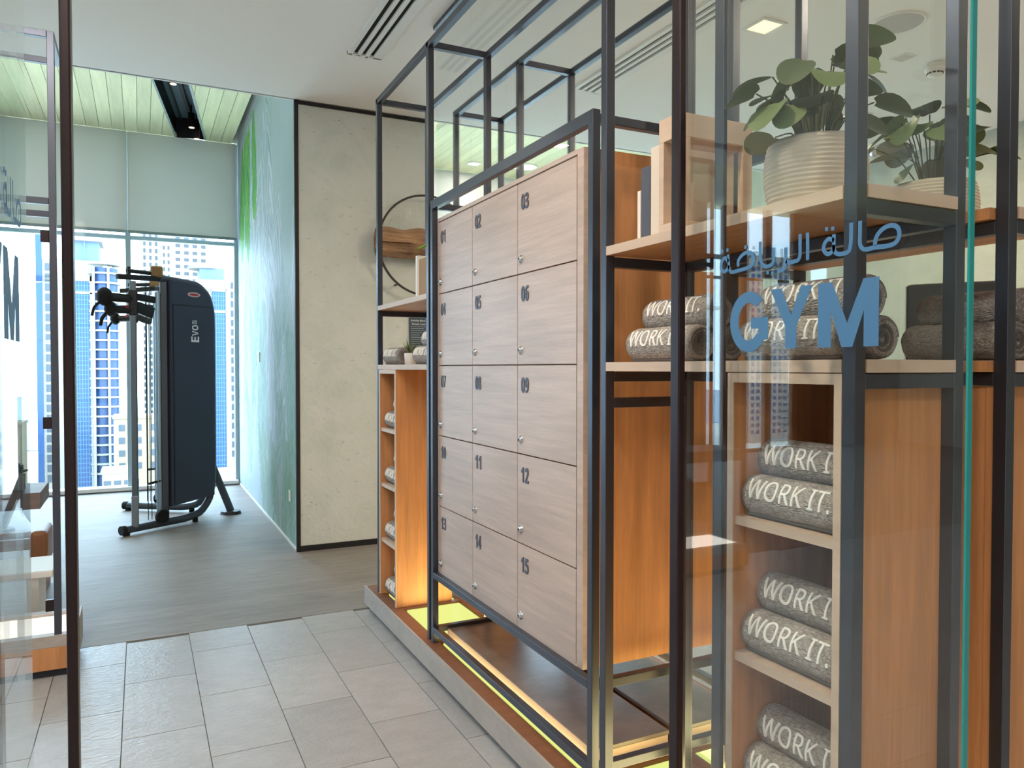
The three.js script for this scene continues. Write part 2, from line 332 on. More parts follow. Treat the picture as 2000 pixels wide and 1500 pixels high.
for (const [x, d, l] of [[0.25, 1.3, 'over the doorway'], [-1.6, -0.3, 'left of the doorway'], [-0.2, -1.2, 'in the lobby behind'], [-2.2, -1.4, 'in the lobby left'], [-0.6, 2.4, 'over the corridor'], [3.43, 0.6, 'over the reception desk'], [5.3, 1.8, 'near the right wall'], [-4.5, 1.0, 'over the gym edge'], [5.3, 4.4, 'by the far sage wall']]) squareDownlight(x, d, 'unseen lit square downlight ' + l, x > 2 ? 420 : 370, x > 2 || (x > 0 && d > 1) ? AMBER : WARM);  // unseen ceiling lamps, placed to light the lobby, corridor and reception
{ // round fittings
  const r = (name, label, cat, x, y, d, rad, m) => { const t = thing(name, label, cat, null, V(x, y, d)); return t; };
  for (const [x, d, lab, rad] of [[4.06, 9.45, 'small round downlight in the timber ceiling, the left one', 0.09], [4.75, 9.3, 'larger round downlight in the timber ceiling behind the lockers', 0.17], [3.0, 7.4, 'unseen round downlight in the timber ceiling near the flat ceiling edge', 0.09], [-1.4, 8.2, 'unseen round downlight in the timber ceiling over the left gym', 0.09], [-3.4, 8.2, 'unseen round downlight far left in the timber ceiling', 0.09]]) {  // last three are out of view, placed to light the gym side
    const t = thing('round_downlight', lab, 'downlight', 'round downlights in the timber ceiling', V(x, HW, d));
    obj('rim', new THREE.TorusGeometry(rad, 0.012, 8, 32).rotateX(Math.PI / 2), M.white, t);
    obj('diffuser', new THREE.CylinderGeometry(rad, rad, 0.006, 32).translate(0, -0.003, 0), M.lamp(1.25, 1.2, 1.0), t);
    rectLight(WARM, 60 * (0.09 / rad) ** 2 * 3, rad * 1.6, rad * 1.6, V(x, HW - 0.012, d), V(x, 0, d));
  }
  const sp = thing('ceiling_speaker', 'round white ceiling speaker above the right planter', 'speaker', null, V(4.12, HC, 3.12));
  obj('rim', new THREE.TorusGeometry(0.15, 0.012, 8, 40).rotateX(Math.PI / 2), M.white, sp); obj('grille', new THREE.CylinderGeometry(0.145, 0.145, 0.012, 40), std(0xb9b4ae, 0.9), sp);
  const sd = thing('smoke_detector', 'white domed smoke detector on the ceiling', 'smoke detector', null, V(4.91, HC, 3.43));
  obj('base', new THREE.CylinderGeometry(0.07, 0.075, 0.03, 32).translate(0, -0.015, 0), M.white, sd);
  obj('dome', new THREE.LatheGeometry([[0.066, -0.03], [0.064, -0.05], [0.05, -0.058], [0.048, -0.075], [0.03, -0.085], [0, -0.088]].map(([a, b]) => new THREE.Vector2(a, b)), 32), M.white, sd);
  for (let i = 0; i < 12; i++) obj('slot', box(-0.009, 0.009, -0.071, -0.062, -0.052, -0.046).rotateY(i * Math.PI / 6), M.black, sd);
  const ap = thing('access_plate', 'small square white access plate on the ceiling', 'plate', null, V(4.61, HC, 3.45));
  obj('plate', box(-0.06, 0.06, -0.005, 0, -0.06, 0.06, 0.002), M.ceiling, ap); obj('seam', box(-0.048, 0.048, -0.0062, -0.005, -0.048, 0.048), std(0xcfc6bc, 0.8), ap);
  const dc = thing('dome_camera', 'small dome camera with chrome cover near the far sage wall', 'camera', null, V(6.25, HC, 4.95));
  obj('base', new THREE.CylinderGeometry(0.08, 0.08, 0.04, 28).translate(0, -0.02, 0), M.white, dc); obj('dome', new THREE.SphereGeometry(0.066, 24, 12, 0, Math.PI * 2, Math.PI / 2, Math.PI / 2).translate(0, -0.04, 0), M.chrome, dc);
}

// ---------------------------------------------------------------- shelving: two back to back frames on a plinth
const XM = 1.64, mx = (side) => (x0, x1, ...r) => side > 0 ? box(x0, x1, ...r) : box(2 * XM - x1, 2 * XM - x0, ...r);
const XF = 1.235, XBk = 1.565, T = 0.03, POSTS = [1.035, 1.905, 3.44, 4.3], TOP = 3.0, PL = 0.14;
{
  const p = thing('display_plinth', 'long low stone look plinth with wood rim carrying lockers and shelves', 'plinth');
  obj('body', box(1.2055, 2.0745, 0.035, PL - 0.0205, 0.955, 4.45), M.plinth, p); obj('end_face', [box(1.2055, 2.0745, 0.035, PL, 4.4505, 4.46, 0.0015), box(1.2055, 2.0745, 0.035, PL, 0.945, 0.9545, 0.0015)], M.plinth, p);
  obj('toe_kick', box(1.225, 2.055, 0, 0.035, 0.98, 4.43), std(0x232a33, 0.6), p);
  for (const s of [1, -1]) { const b = mx(s);
    obj('face', b(1.195, 1.205, 0.035, PL, 0.95, 4.46, 0.0015), M.plinth, p);
    obj('rim', b(1.205, 1.27, PL - 0.02, PL, 0.955, 4.45, 0.002), M.darkWood, p);
    obj('inner_rim', b(1.6, 1.64, PL - 0.02, PL, 0.955, 4.45, 0.002), M.darkWood, p);
    for (const [d0, d1] of [[0.956, 1.06], [1.37, 1.41], [2.035, 2.075], [3.385, 3.425], [3.93, 3.97], [4.26, 4.449]]) obj('cross_rim', b(1.27, 1.6, PL - 0.02, PL, d0, d1), M.darkWood, p);
    // board below the lockers, standing proud, light strip in front of it
    obj('board', b(1.315, 1.625, 0.185, 0.2, 2.085, 3.38, 0.002), M.board, p);
    obj('board_edge', [b(1.312, 1.316, 0.15, 0.199, 2.085, 3.38), b(1.315, 1.62, 0.15, 0.185, 2.085, 2.095), b(1.315, 1.62, 0.15, 0.185, 3.37, 3.38)], M.edgeWood, p);
    obj('board_support', b(1.34, 1.6, PL - 0.02, 0.186, 2.1, 3.36), M.sideWood, p);
    const sx = s > 0 ? 1 : -1, X = (x) => s > 0 ? x : 2 * XM - x;
    for (const [d0, d1] of [[1.41, 2.035], [3.425, 3.93], [1.06, 1.37], [3.97, 4.26]]) {
      obj('lit_panel', b(1.285, 1.59, PL - 0.016, PL - 0.006, d0 + 0.01, d1 - 0.01, 0.002), M.ledPanel, p);
      const c = (d0 + d1) / 2; rectLight(LED, d1 - d0 > 0.4 ? 6 : 3.2, 0.28, d1 - d0 - 0.05, V(X(1.437), PL + 0.002, c), V(X(1.437), 2, c));
    }
    obj('light_strip', b(1.285, 1.3, PL - 0.014, PL - 0.008, 2.1, 3.37), M.ledPanel, p);
    rectLight(LED, 12, 0.014, 1.24, V(X(1.292), PL + 0.001, 2.735), V(X(1.292), 2, 2.735));
  }
}
function cage(side, label) {
  const b = mx(side), f = thing('steel_shelving', label, 'shelf frame', 'black steel shelving frames');
  for (const d of POSTS) for (const x of [XF, XBk - T]) obj('post', b(x, x + T, PL, TOP, d - T / 2, d + T / 2, 0.002), M.frame, f);
  for (const x of [XF, XBk - T]) obj('top_rail', b(x, x + T, TOP - T, TOP, POSTS[0] - T / 2, POSTS[3] + T / 2, 0.002), M.frame, f);
  for (const d of POSTS) for (const y of [TOP - T, 1.748, 1.408]) obj('cross_rail', b(XF + T, XBk - T, y, y + T, d - T / 2, d + T / 2, 0.002), M.frame, f);
  for (const [d, y] of [[POSTS[1], 1.33], [POSTS[2], 1.33], [POSTS[0], PL], [POSTS[3], PL]]) obj('cross_rail', b(XF + T, XBk - T, y, y + T, d - T / 2, d + T / 2, 0.002), M.frame, f);
  for (const [d0, d1] of [[POSTS[0], POSTS[1]], [POSTS[2], POSTS[3]]]) for (const y of [1.748, 1.408]) obj('shelf_rail', b(XBk - T, XBk, y, y + T, d0 + T / 2, d1 - T / 2, 0.002), M.frame, f);
  return f;
}
cage(1, 'tall black steel shelving frame facing the tiled corridor');
cage(-1, 'tall black steel shelving frame on the reception side');
function lockerFrame() {
  const f = thing('locker_stand', 'dark steel box frame around the numbered lockers', 'locker frame'), D0 = 1.965, D1 = 3.4, t = 0.028, X1 = 2 * XM - XF;
  for (const d of [D0, D1 - t]) for (const x of [XF, X1 - t]) obj('post', box(x, x + t, PL, 2.235, d, d + t, 0.002), M.frame, f);
  for (const x of [XF, X1 - t]) { obj('top_rail', box(x, x + t, 2.195, 2.235, D0 + t, D1 - t, 0.002), M.frame, f); for (const y of [0.452, 0.19]) obj('rail', box(x, x + t, y, y + t, D0 + t, D1 - t, 0.002), M.frame, f); }
  for (const d of [D0, D1 - t]) for (const y of [2.195, 0.452, 0.19]) obj('cross_rail', box(XF + t, X1 - t, y, y + t, d, d + t, 0.002), M.frame, f);
}
lockerFrame();

// fonts
const regular = await new FontLoader().loadAsync('fonts/droid/droid_sans_regular.typeface.json');
const bold = await new FontLoader().loadAsync('fonts/droid/droid_sans_bold.typeface.json');
function textGeo(font, s, w, h, depth, seg = 3) { // centred, fitted to w x h, facing +z
  const g = new TextGeometry(s, { font, size: 1, depth: 1, curveSegments: seg, bevelEnabled: false }); g.computeBoundingBox();
  const a = g.boundingBox.min, c = g.boundingBox.max, sx = w ? w / (c.x - a.x) : h / (c.y - a.y), sy = h / (c.y - a.y);
  g.translate(-(a.x + c.x) / 2, -(a.y + c.y) / 2, 0); g.scale(sx, sy, depth); return g;
}
const towardCorridor = -Math.PI / 2; // local x runs to the near side, local z faces the corridor
{ // locker bank
  const L = thing('locker_bank', 'pale wood bank of fifteen numbered lockers', 'lockers');
  const x0 = 1.262, y = [0.475, 0.797, 1.13, 1.46, 1.795, 2.13], dd = [2.103, 2.53, 2.958, 3.362];
  obj('body', [box(x0 + 0.02, 1.625, 0.48, 2.148, 2.062, 3.385)], M.sideWood, L);
  obj('side_edge', [box(x0, x0 + 0.022, 0.48, 2.148, 2.062, 2.1, 0.0015), box(x0, x0 + 0.022, 0.48, 2.148, 3.366, 3.388, 0.0015), box(x0, x0 + 0.022, 2.133, 2.15, 2.1, 3.366, 0.0015)], M.doorWood, L);
  let n = 0;
  const lockGeo = new THREE.LatheGeometry([[0, 0.012], [0.006, 0.012], [0.0095, 0.0095], [0.011, 0.004], [0.015, 0.003], [0.015, 0]].map(([a, b]) => new THREE.Vector2(a, b)), 20).rotateX(Math.PI / 2);
  const keyGeo = box(-0.0012, 0.0012, -0.005, 0.005, -0.0135, -0.0118);
  for (let r = 4; r >= 0; r--) for (let c = 2; c >= 0; c--) {
    n++; const g = 0.0022, w = dd[c + 1] - dd[c] - 2 * g, h = y[r + 1] - y[r] - 2 * g;
    const dg = metreUV(new RoundedBoxGeometry(w, h, 0.018, 1, 0.001)); { const uv = dg.attributes.uv; for (let i = 0; i < uv.count; i++) uv.setXY(i, uv.getX(i) + n * 0.37, uv.getY(i) + n * 0.23); }
    const door = obj('door', dg, M.doorWood, L); door.rotation.y = towardCorridor; door.position.set(x0 + 0.009, (y[r] + y[r + 1]) / 2, -(dd[c] + dd[c + 1]) / 2);
    const num = obj('number', textGeo(bold, String(n).padStart(2, '0'), 0.058, 0.056, 0.003), std(0x4a5060, 0.5), door); num.position.set(-w / 2 + 0.062, h / 2 - 0.072, 0.009);
    const lock = obj('lock', lockGeo, M.chrome, door); lock.position.set(-w / 2 + 0.03, -h / 2 + 0.052, 0.009);
    const key = obj('keyhole', keyGeo, M.black, door); key.position.copy(lock.position);
  }
  const B = thing('locker_bank', 'lower wood locker block on the reception side behind the numbered lockers', 'lockers');
  obj('body', box(1.66, 2.0, 0.48, 1.78, 2.062, 3.385), M.sideWood, B);
  obj('side_edge', box(2.0, 2.018, 0.48, 1.78, 2.062, 2.1), M.doorWood, B);
  for (let r = 0; r < 4; r++) for (let c = 0; c < 3; c++) obj('door', box(2.001, 2.018, 0.482 + r * 0.325, 0.804 + r * 0.325, 2.103 + c * 0.428, 2.527 + c * 0.428, 0.001), M.doorWood, B);
}
function cabinet(side, d0, d1, label) {
  const b = mx(side), c = thing('towel_cabinet', label, 'cabinet', 'open towel cabinets under the shelves'), t = 0.018, y1 = 1.438;
  for (const d of [d0, d1 - t]) { const s = obj('side_panel', b(XF + 0.003, XBk - 0.005, PL + 0.002, y1, d, d + t), M.sideWood, c); obj('edge_band', b(XF - 0.001, XF + 0.003, PL + 0.002, y1, d, d + t), M.edgeWood, s); }
  obj('back_panel', b(XBk - 0.02, XBk - 0.008, PL + 0.002, y1, d0 + t, d1 - t), M.sideWood, c);
  const top = obj('top_panel', b(XF + 0.003, XBk - 0.02, y1 - 0.022, y1, d0 + t, d1 - t), M.sideWood, c); obj('edge_band', b(XF - 0.001, XF + 0.003, y1 - 0.022, y1, d0 + t, d1 - t), M.edgeWood, top);
  for (const y of [0.468, 0.787, 1.105]) { const s = obj('shelf', b(XF + 0.008, XBk - 0.02, y - 0.02, y, d0 + t, d1 - t), M.edgeWood, c); }
}
cabinet(1, 1.05, 1.371, 'open towel cabinet nearest the glass door, corridor side');
cabinet(1, 3.952, 4.27, 'narrow open towel cabinet at the far end of the lockers');
cabinet(-1, 1.05, 1.371, 'open towel cabinet nearest the glass door, reception side');
cabinet(-1, 3.952, 4.27, 'open towel cabinet at the far end, reception side');
function shelf(side, d0, d1, y, label) { // the outer end is notched round the corner posts
  const b = mx(side), s = thing('wooden_shelf', label, 'shelf', 'wooden shelves in the steel frames'), e = d0 < 2 ? d0 - T - 0.001 : d1 + 0.001, n0 = XF + T + 0.001, n1 = XBk - T - 0.001;
  obj('board', [b(XF + 0.003, XBk + 0.02, y - 0.026, y - 0.001, d0, d1), b(n0, n1, y - 0.026, y - 0.001, e, e + T)], M.sideWood, s);
  obj('front_edge', b(XF - 0.001, XF + 0.003, y - 0.026, y, d0, d1), M.edgeWood, s);
  obj('end_edge', d0 < 2 ? b(n0, n1, y - 0.026, y, e - 0.003, e) : b(n0, n1, y - 0.026, y, e + T, e + T + 0.003), M.edgeWood, s);
  obj('top_face', [b(XF + 0.003, XBk + 0.02, y - 0.001, y, d0, d1), b(n0, n1, y - 0.001, y, e, e + T)], M.edgeWood, s);
}
const [P0, P1, P2, P3] = POSTS, h = T / 2 + 0.001, US = 1.806, MS = 1.466;
shelf(1, P0 + h, P1 - h, US, 'upper wooden shelf with planter, lantern and books'); shelf(1, P0 + h, P1 - h, MS, 'middle wooden shelf with rolled towels behind the lettering');
shelf(1, P2 + h, P3 - h, US, 'upper shelf at the far end with the ring sculpture'); shelf(1, P2 + h, P3 - h, MS, 'middle shelf at the far end with towels and small plant');
shelf(-1, P0 + h, P1 - h, US, 'upper wooden shelf on the reception side with second planter'); shelf(-1, P0 + h, P1 - h, MS, 'middle wooden shelf on the reception side with towels');
shelf(-1, P2 + h, P3 - h, MS, 'middle shelf at the far end on the reception side');
{ // glass screen between the two frames
  const g = thing('glass_screen', 'clear glass screen standing between the two steel frames', 'glass panel');
  for (const [d0, d1] of [[1.05, 2.03], [3.42, 3.86], [3.866, 4.4]]) obj('pane', box(1.636, 1.644, PL, HC - 0.02, d0, d1), M.glass, g);
  obj('pane', box(1.636, 1.644, 2.16, HC - 0.02, 2.036, 3.414), M.glass, g);
  obj('channel', box(1.62, 1.66, HC - 0.025, HC, 1.05, 4.4), M.frame, g);
}

// ---------------------------------------------------------------- towels
const towelProto = {};
function towelGeometry(r, L) {
  const prof = [[0, -L / 2 + 0.012], [r * 0.5, -L / 2 + 0.006], [r * 0.8, -L / 2], [r * 0.94, -L / 2 + 0.006], [r, -L / 2 + 0.02], [r * 0.985, -L / 4], [r, 0], [r * 0.985, L / 4], [r, L / 2 - 0.02], [r * 0.94, L / 2 - 0.006], [r * 0.8, L / 2], [r * 0.5, L / 2 - 0.006], [0, L / 2 - 0.012]].map(([a, b]) => new THREE.Vector2(a, b));
  const g = new THREE.LatheGeometry(prof, 36); g.rotateZ(-Math.PI / 2);
  const uv = g.attributes.uv; for (let i = 0; i < uv.count; i++) uv.setXY(i, uv.getX(i) * 0.3, uv.getY(i) * 0.3);
  const spirals = [-1, 1].map((e) => { const pts = []; for (let k = 0; k <= 60; k++) { const a = k / 60 * Math.PI * 5, q = r * (0.12 + 0.72 * k / 60); pts.push(new THREE.Vector3(e * (L / 2 - 0.007 + 0.003 * k / 60), q * Math.sin(a), q * Math.cos(a))); } return new THREE.TubeGeometry(new THREE.CatmullRomCurve3(pts), 90, 0.0045, 5); });
  const flap = new THREE.CapsuleGeometry(0.006, L - 0.024, 3, 8).rotateZ(Math.PI / 2).translate(0, -r * 0.86, r * 0.5);
  return mergeGeometries([g, ...spirals, flap].map(clean));
}
function wrapText(g, r, a0) { const p = g.attributes.position; for (let i = 0; i < p.count; i++) { const a = a0 + p.getY(i) / r, q = r + p.getZ(i); p.setXYZ(i, p.getX(i), q * Math.sin(a), q * Math.cos(a)); } g.computeVertexNormals(); return g; }
const TR = 0.048, TL = 0.285;
const towelG = towelGeometry(TR, TL), threadG = wrapText(new TessellateModifier(0.014, 4).modify(clean(textGeo(regular, 'WORK IT.', 0.235, 0.046, 0.004, 2))), TR - 0.0012, 0.42);
function towel(x, y, d, label, turn = towardCorridor, roll = 0) {
  const t = thing('rolled_towel', label, 'towel', 'rolled grey towels', V(x, y + TR, d));
  t.rotation.set(0, turn, 0);
  const b = obj('roll', towelG, M.towel, t), e = obj('embroidery', threadG, M.thread, t); b.rotation.x = e.rotation.x = roll; e.userData = { label: 'white stitched WORK IT. lettering' };
  return t;
}
{
  const lv = [[PL + 0.004, 'bottom'], [0.468, 'second lowest'], [0.787, 'third'], [1.105, 'top']];
  for (const [side, where] of [[1, 'near corridor side cabinet'], [-1, 'near reception side cabinet']]) for (const [y, n] of lv) {
    const X = (x) => side > 0 ? x : 2 * XM - x, tn = side > 0 ? towardCorridor : -towardCorridor;
    towel(X(1.305 + rnd(-0.008, 0.008)), y, 1.21 + rnd(-0.002, 0.002), `front towel on the ${n} level of the ${where}`, tn, rnd(-0.1, 0.12));
    towel(X(1.407), y, 1.21, `rear towel on the ${n} level of the ${where}`, tn, rnd(-0.1, 0.1));
    towel(X(1.356 + rnd(-0.005, 0.005)), y + TR * 1.7, 1.212, `upper towel on the ${n} level of the ${where}`, tn, rnd(-0.1, 0.2));
  }
  for (const [y, n] of lv) {
    towel(1.305, y, 4.11, `front towel on the ${n} level of the far narrow cabinet`, towardCorridor, rnd(-0.1, 0.1));
    towel(1.407, y, 4.11, `rear towel on the ${n} level of the far narrow cabinet`, towardCorridor, 0);
    towel(1.356, y + TR * 1.7, 4.11, `upper towel on the ${n} level of the far narrow cabinet`, towardCorridor, rnd(-0.1, 0.1));
  }
  const st = (d, where, both) => { towel(1.3, MS + 0.001, d, `lower front towel of the pile ${where}`, towardCorridor, 0.05); towel(1.402, MS + 0.001, d, `lower rear towel of the pile ${where}`); towel(1.35, MS + TR * 1.72, d - 0.01, `top towel of the pile ${where}`, towardCorridor, -0.05); };
  st(1.68, 'on the middle shelf beside the lockers'); st(1.225, 'on the middle shelf behind the blue lettering');
  towel(1.3, MS + 0.001, 4.12, 'single towel at the far end of the far middle shelf'); towel(1.31, MS + 0.001, 3.62, 'lower towel beside the small plant on the far middle shelf'); towel(1.35, MS + TR * 1.72, 3.6, 'upper towel beside the small plant on the far middle shelf'); towel(1.412, MS + 0.001, 3.62, 'rear lower towel on the far middle shelf');
  for (const [x, y, d, l] of [[1.98, MS + 0.001, 1.23, 'lower front'], [1.878, MS + 0.001, 1.23, 'lower rear'], [1.93, MS + TR * 1.72, 1.22, 'top']]) towel(x, y, d, `${l} towel of the pile on the reception side middle shelf`, -towardCorridor);
}

// ---------------------------------------------------------------- plants and shelf decor
const leafMats = [0x56663f, 0x65774a, 0x455436, 0x73825a].map((c) => phys({ color: c, roughness: 0.55, side: THREE.DoubleSide }));
function roundLeaf(s) { // cupped round leaf with a notch, stem end at the origin, growing along +x
  const N = 18, pos = [0.0, 0, 0], idx = [], uv = [0.5, 0.5]; pos[0] = s * 0.45;
  for (let i = 0; i <= N; i++) { const a = i / N * Math.PI * 2, r = s * (0.5 - 0.05 * Math.cos(a)) * (Math.abs(a - Math.PI) < 0.2 ? 0.82 : 1); const x = s * 0.5 + Math.cos(a) * r, z = Math.sin(a) * r * 0.86; pos.push(x, 0.12 * s * (z / s) ** 2 * 4 - 0.16 * (x / s) ** 2 * s, z); uv.push(x, z); }
  pos[1] = -0.03 * s;
  for (let i = 1; i <= N; i++) idx.push(0, i + 1, i);
  const g = new THREE.BufferGeometry(); g.setAttribute('position', new THREE.Float32BufferAttribute(pos, 3)); g.setAttribute('uv', new THREE.Float32BufferAttribute(uv, 2)); g.setIndex(idx); g.computeVertexNormals(); return g;
}
const leafGs = [0.08, 0.092, 0.105].map(roundLeaf);
function planter(label, x, y, d, r, ht, mat, n) {
  const t = thing('potted_plant', label, 'plant', null, V(x, y, d));
  const prof = [new THREE.Vector2(r * 0.72, 0)]; const rows = 15; for (let i = 0; i <= rows * 4; i++) { const k = i / (rows * 4); prof.push(new THREE.Vector2(r * (0.84 + 0.16 * Math.sin(Math.PI * (0.1 + 0.72 * k))) + 0.0022 * Math.sin(k * rows * Math.PI * 2), 0.002 + ht * k)); } prof.push(new THREE.Vector2(r * 0.86, ht), new THREE.Vector2(r * 0.84, ht * 0.85), new THREE.Vector2(0, ht * 0.85));
  const pg = new THREE.LatheGeometry(prof, 72); { const p = pg.attributes.position; for (let i = 0; i < p.count; i++) { const a = Math.atan2(p.getZ(i), p.getX(i)), k = 1 + 0.022 * Math.sin(a * 36 + Math.round(p.getY(i) / ht * rows) * Math.PI); if (p.getY(i) > 0.003) { p.setX(i, p.getX(i) * k); p.setZ(i, p.getZ(i) * k); } } pg.computeVertexNormals(); }
  obj('woven_pot', pg, mat, t); obj('soil', new THREE.CylinderGeometry(r * 0.83, r * 0.83, 0.006, 32).translate(0, ht * 0.88, 0), std(0x3a2c22, 1), t);
  for (let i = 0; i < n; i++) {
    const a = i * 2.4 + rnd(-0.3, 0.3), up = rnd(0.07, 0.23), out = rnd(0.03, 0.16) * (up > 0.18 ? 0.7 : 1), base = new THREE.Vector3(Math.cos(a) * 0.02, ht * 0.88, Math.sin(a) * 0.02), tip = new THREE.Vector3(Math.cos(a) * out, ht * 0.9 + up, Math.sin(a) * out);
    const st = obj('stem', tube([base, base.clone().lerp(tip, 0.5).add(new THREE.Vector3(0, 0.03, 0)), tip], 0.0018, 8, 5), std(0x4a4a30, 0.8), t);
    const lf = obj('leaf', leafGs[i % 3], leafMats[i % 4], st); lf.position.copy(tip); lf.rotation.set(rnd(-0.5, 0.5), -a, rnd(-0.9, 0.25), 'YXZ'); lf.rotation.order = 'YXZ';
  }
}
const basket = std(0xcfc4b4, 0.9);
planter('round leaved plant in a woven cream pot on the upper shelf above the lettering', 1.4, US + 0.001, 1.27, 0.112, 0.155, basket, 30);
planter('second round leaved plant in a woven pot on the reception side upper shelf', 1.94, US + 0.001, 1.36, 0.112, 0.135, basket, 26);
{ // books and lantern
  const bk = (label, d0, d1, ht, color, dep, r) => { const t = thing('standing_book', label, 'book', 'books on the upper shelf', V(0, US + 0.001, 0)); obj('cover', [box(XF + 0.03, XF + 0.03 + dep, 0, ht, d0, d0 + 0.003, 0.001), box(XF + 0.03, XF + 0.03 + dep, 0, ht, d1 - 0.003, d1, 0.001), box(XF + 0.028, XF + 0.033, 0, ht, d0, d1, r)], std(color, 0.6), t); obj('pages', box(XF + 0.034, XF + 0.025 + dep, 0.004, ht - 0.004, d0 + 0.003, d1 - 0.003), std(0xe9e2d6, 0.9), t); };
  bk('thin cream notebook leaning next to the wood side of the lockers', 1.76, 1.775, 0.14, 0xe5d9cf, 0.14, 0.004); bk('slate grey hardback book on the upper shelf', 1.715, 1.757, 0.2, 0x4e5260, 0.17, 0.002); bk('thick cream book between the grey book and the lantern', 1.664, 1.712, 0.245, 0xd9cbbd, 0.18, 0.002);
  const t = thing('wooden_lantern', 'open wooden lantern frame on the upper shelf', 'lantern', null, V(1.36, US + 0.001, 1.6)), w = 0.12, hh = 0.295, q = 0.032;
  for (const [a, c] of [[-1, -1], [1, -1], [-1, 1], [1, 1]]) obj('corner_post', box(a * (w - q / 2) - q / 2, a * (w - q / 2) + q / 2, 0.02, hh - 0.06, c * 0.035 - 0.01, c * 0.035 + 0.01, 0.001), M.edgeWood, t);
  obj('base', box(-w, w, 0, 0.02, -0.045, 0.045, 0.001), M.edgeWood, t); obj('top', box(-w, w, hh - 0.06, hh, -0.045, 0.045, 0.001), M.edgeWood, t);
  // far upper shelf: ring with driftwood, planter box, dark bottle
  const rs = thing('ring_sculpture', 'driftwood log across a thin dark metal ring on the plaster wall', 'sculpture', null, V(2.14, 2.46, DS - 0.1));
  const R = 0.412, ringM = std(0x4a4542, 0.5, 0.4); obj('ring', new THREE.TorusGeometry(R, 0.009, 10, 80).scale(1, 1, 2), ringM, rs);
  obj('wall_bracket', [rod(new THREE.Vector3(-R * 0.6, R * 0.8, 0), new THREE.Vector3(-R * 0.6, R * 0.8, -0.098), 0.008), rod(new THREE.Vector3(-R * 0.6, -R * 0.8, 0), new THREE.Vector3(-R * 0.6, -R * 0.8, -0.098), 0.008)], ringM, rs);
  const lg = new THREE.CylinderGeometry(0.12, 0.125, 0.86, 32, 40).rotateZ(Math.PI / 2); { const p = lg.attributes.position; for (let i = 0; i < p.count; i++) { const x = p.getX(i), y = p.getY(i), z = p.getZ(i), a = (Math.atan2(y, z) / 6.2832 + 1) % 1, u = (x + 0.5 + 1) % 1, k = 1 + 0.3 * (noise(a, u, 5, 7, 201) - 0.5) + 0.2 * (noise(a, u, 16, 9, 202) - 0.5); const hol = z > 0.02 && y < 0.0 && Math.abs(x + 0.28) < 0.12 ? 0.62 : 1; p.setXYZ(i, x, Math.max(-0.115, y * k * (hol < 1 ? 0.85 : 1)), z * k * hol * 0.62); } lg.computeVertexNormals(); }
  obj('log', metreUV(lg), std(0xffffff, 0.85, 0, { map: tex(256, grain([150, 116, 88], 22, 211, 0.8, true), 1.6) }), rs);
  const pb = thing('box_planter', 'brown box planter with white edge and a green feathery plant', 'plant', null, V(1.33, US + 0.001, 3.6));
  obj('box', box(-0.06, 0.16, 0, 0.19, -0.06, 0.062, 0.002), std(0xa78869, 0.8), pb); obj('white_panel', box(-0.07, 0.16, 0, 0.21, 0.062, 0.088, 0.002), M.white, pb);
  for (let i = 0; i < 16; i++) { const a = i * 2.4, r = rnd(0.05, 0.13), y = rnd(0.02, 0.13); obj('blade', tube([new THREE.Vector3(0.03, 0.18, 0), new THREE.Vector3(0.03 + Math.cos(a) * r * 0.5, 0.2 + y, Math.sin(a) * r * 0.5), new THREE.Vector3(0.03 + Math.cos(a) * r, 0.19 + y * 0.8, Math.sin(a) * r)], 0.006, 8, 5), leafMats[i % 2 ? 1 : 0].clone(), pb).material.color.set(i % 3 ? 0x6fa23a : 0xb5c95a); }
  const bt = thing('ribbed_vase', 'dark ribbed vase beside the box planter', 'vase', null, V(1.3, US + 0.001, 3.492)); { const pr = [[0, 0], [0.028, 0]]; for (let i = 0; i <= 40; i++) pr.push([0.032 + 0.0015 * Math.sin(i * 1.57), 0.004 + i * 0.0028]); pr.push([0.02, 0.125], [0.018, 0.14], [0.014, 0.14], [0, 0.1]); obj('body', new THREE.LatheGeometry(pr.map(([a, b]) => new THREE.Vector2(a, b)), 28), std(0x2d3240, 0.5), bt); obj('lip', new THREE.TorusGeometry(0.018, 0.003, 8, 24).rotateX(Math.PI / 2).translate(0, 0.14, 0), M.black, bt); }
  const sp = thing('small_potted_plant', 'small spiky green plant in a white pot on the far middle shelf', 'plant', null, V(1.29, MS + 0.001, 3.86)); obj('pot', new THREE.LatheGeometry([[0, 0], [0.03, 0], [0.034, 0.06], [0.03, 0.06], [0.028, 0.05], [0, 0.05]].map(([a, b]) => new THREE.Vector2(a, b)), 24), M.white, sp);
  for (let i = 0; i < 14; i++) { const a = i * 2.4, r = rnd(0.02, 0.06); obj('spike', new THREE.ConeGeometry(0.006, rnd(0.07, 0.11), 5).translate(0, 0.04, 0).rotateX(Math.sin(a) * r * 12).rotateZ(-Math.cos(a) * r * 12).translate(0, 0.052, 0), leafMats[(i % 3) + 1], sp); }
}

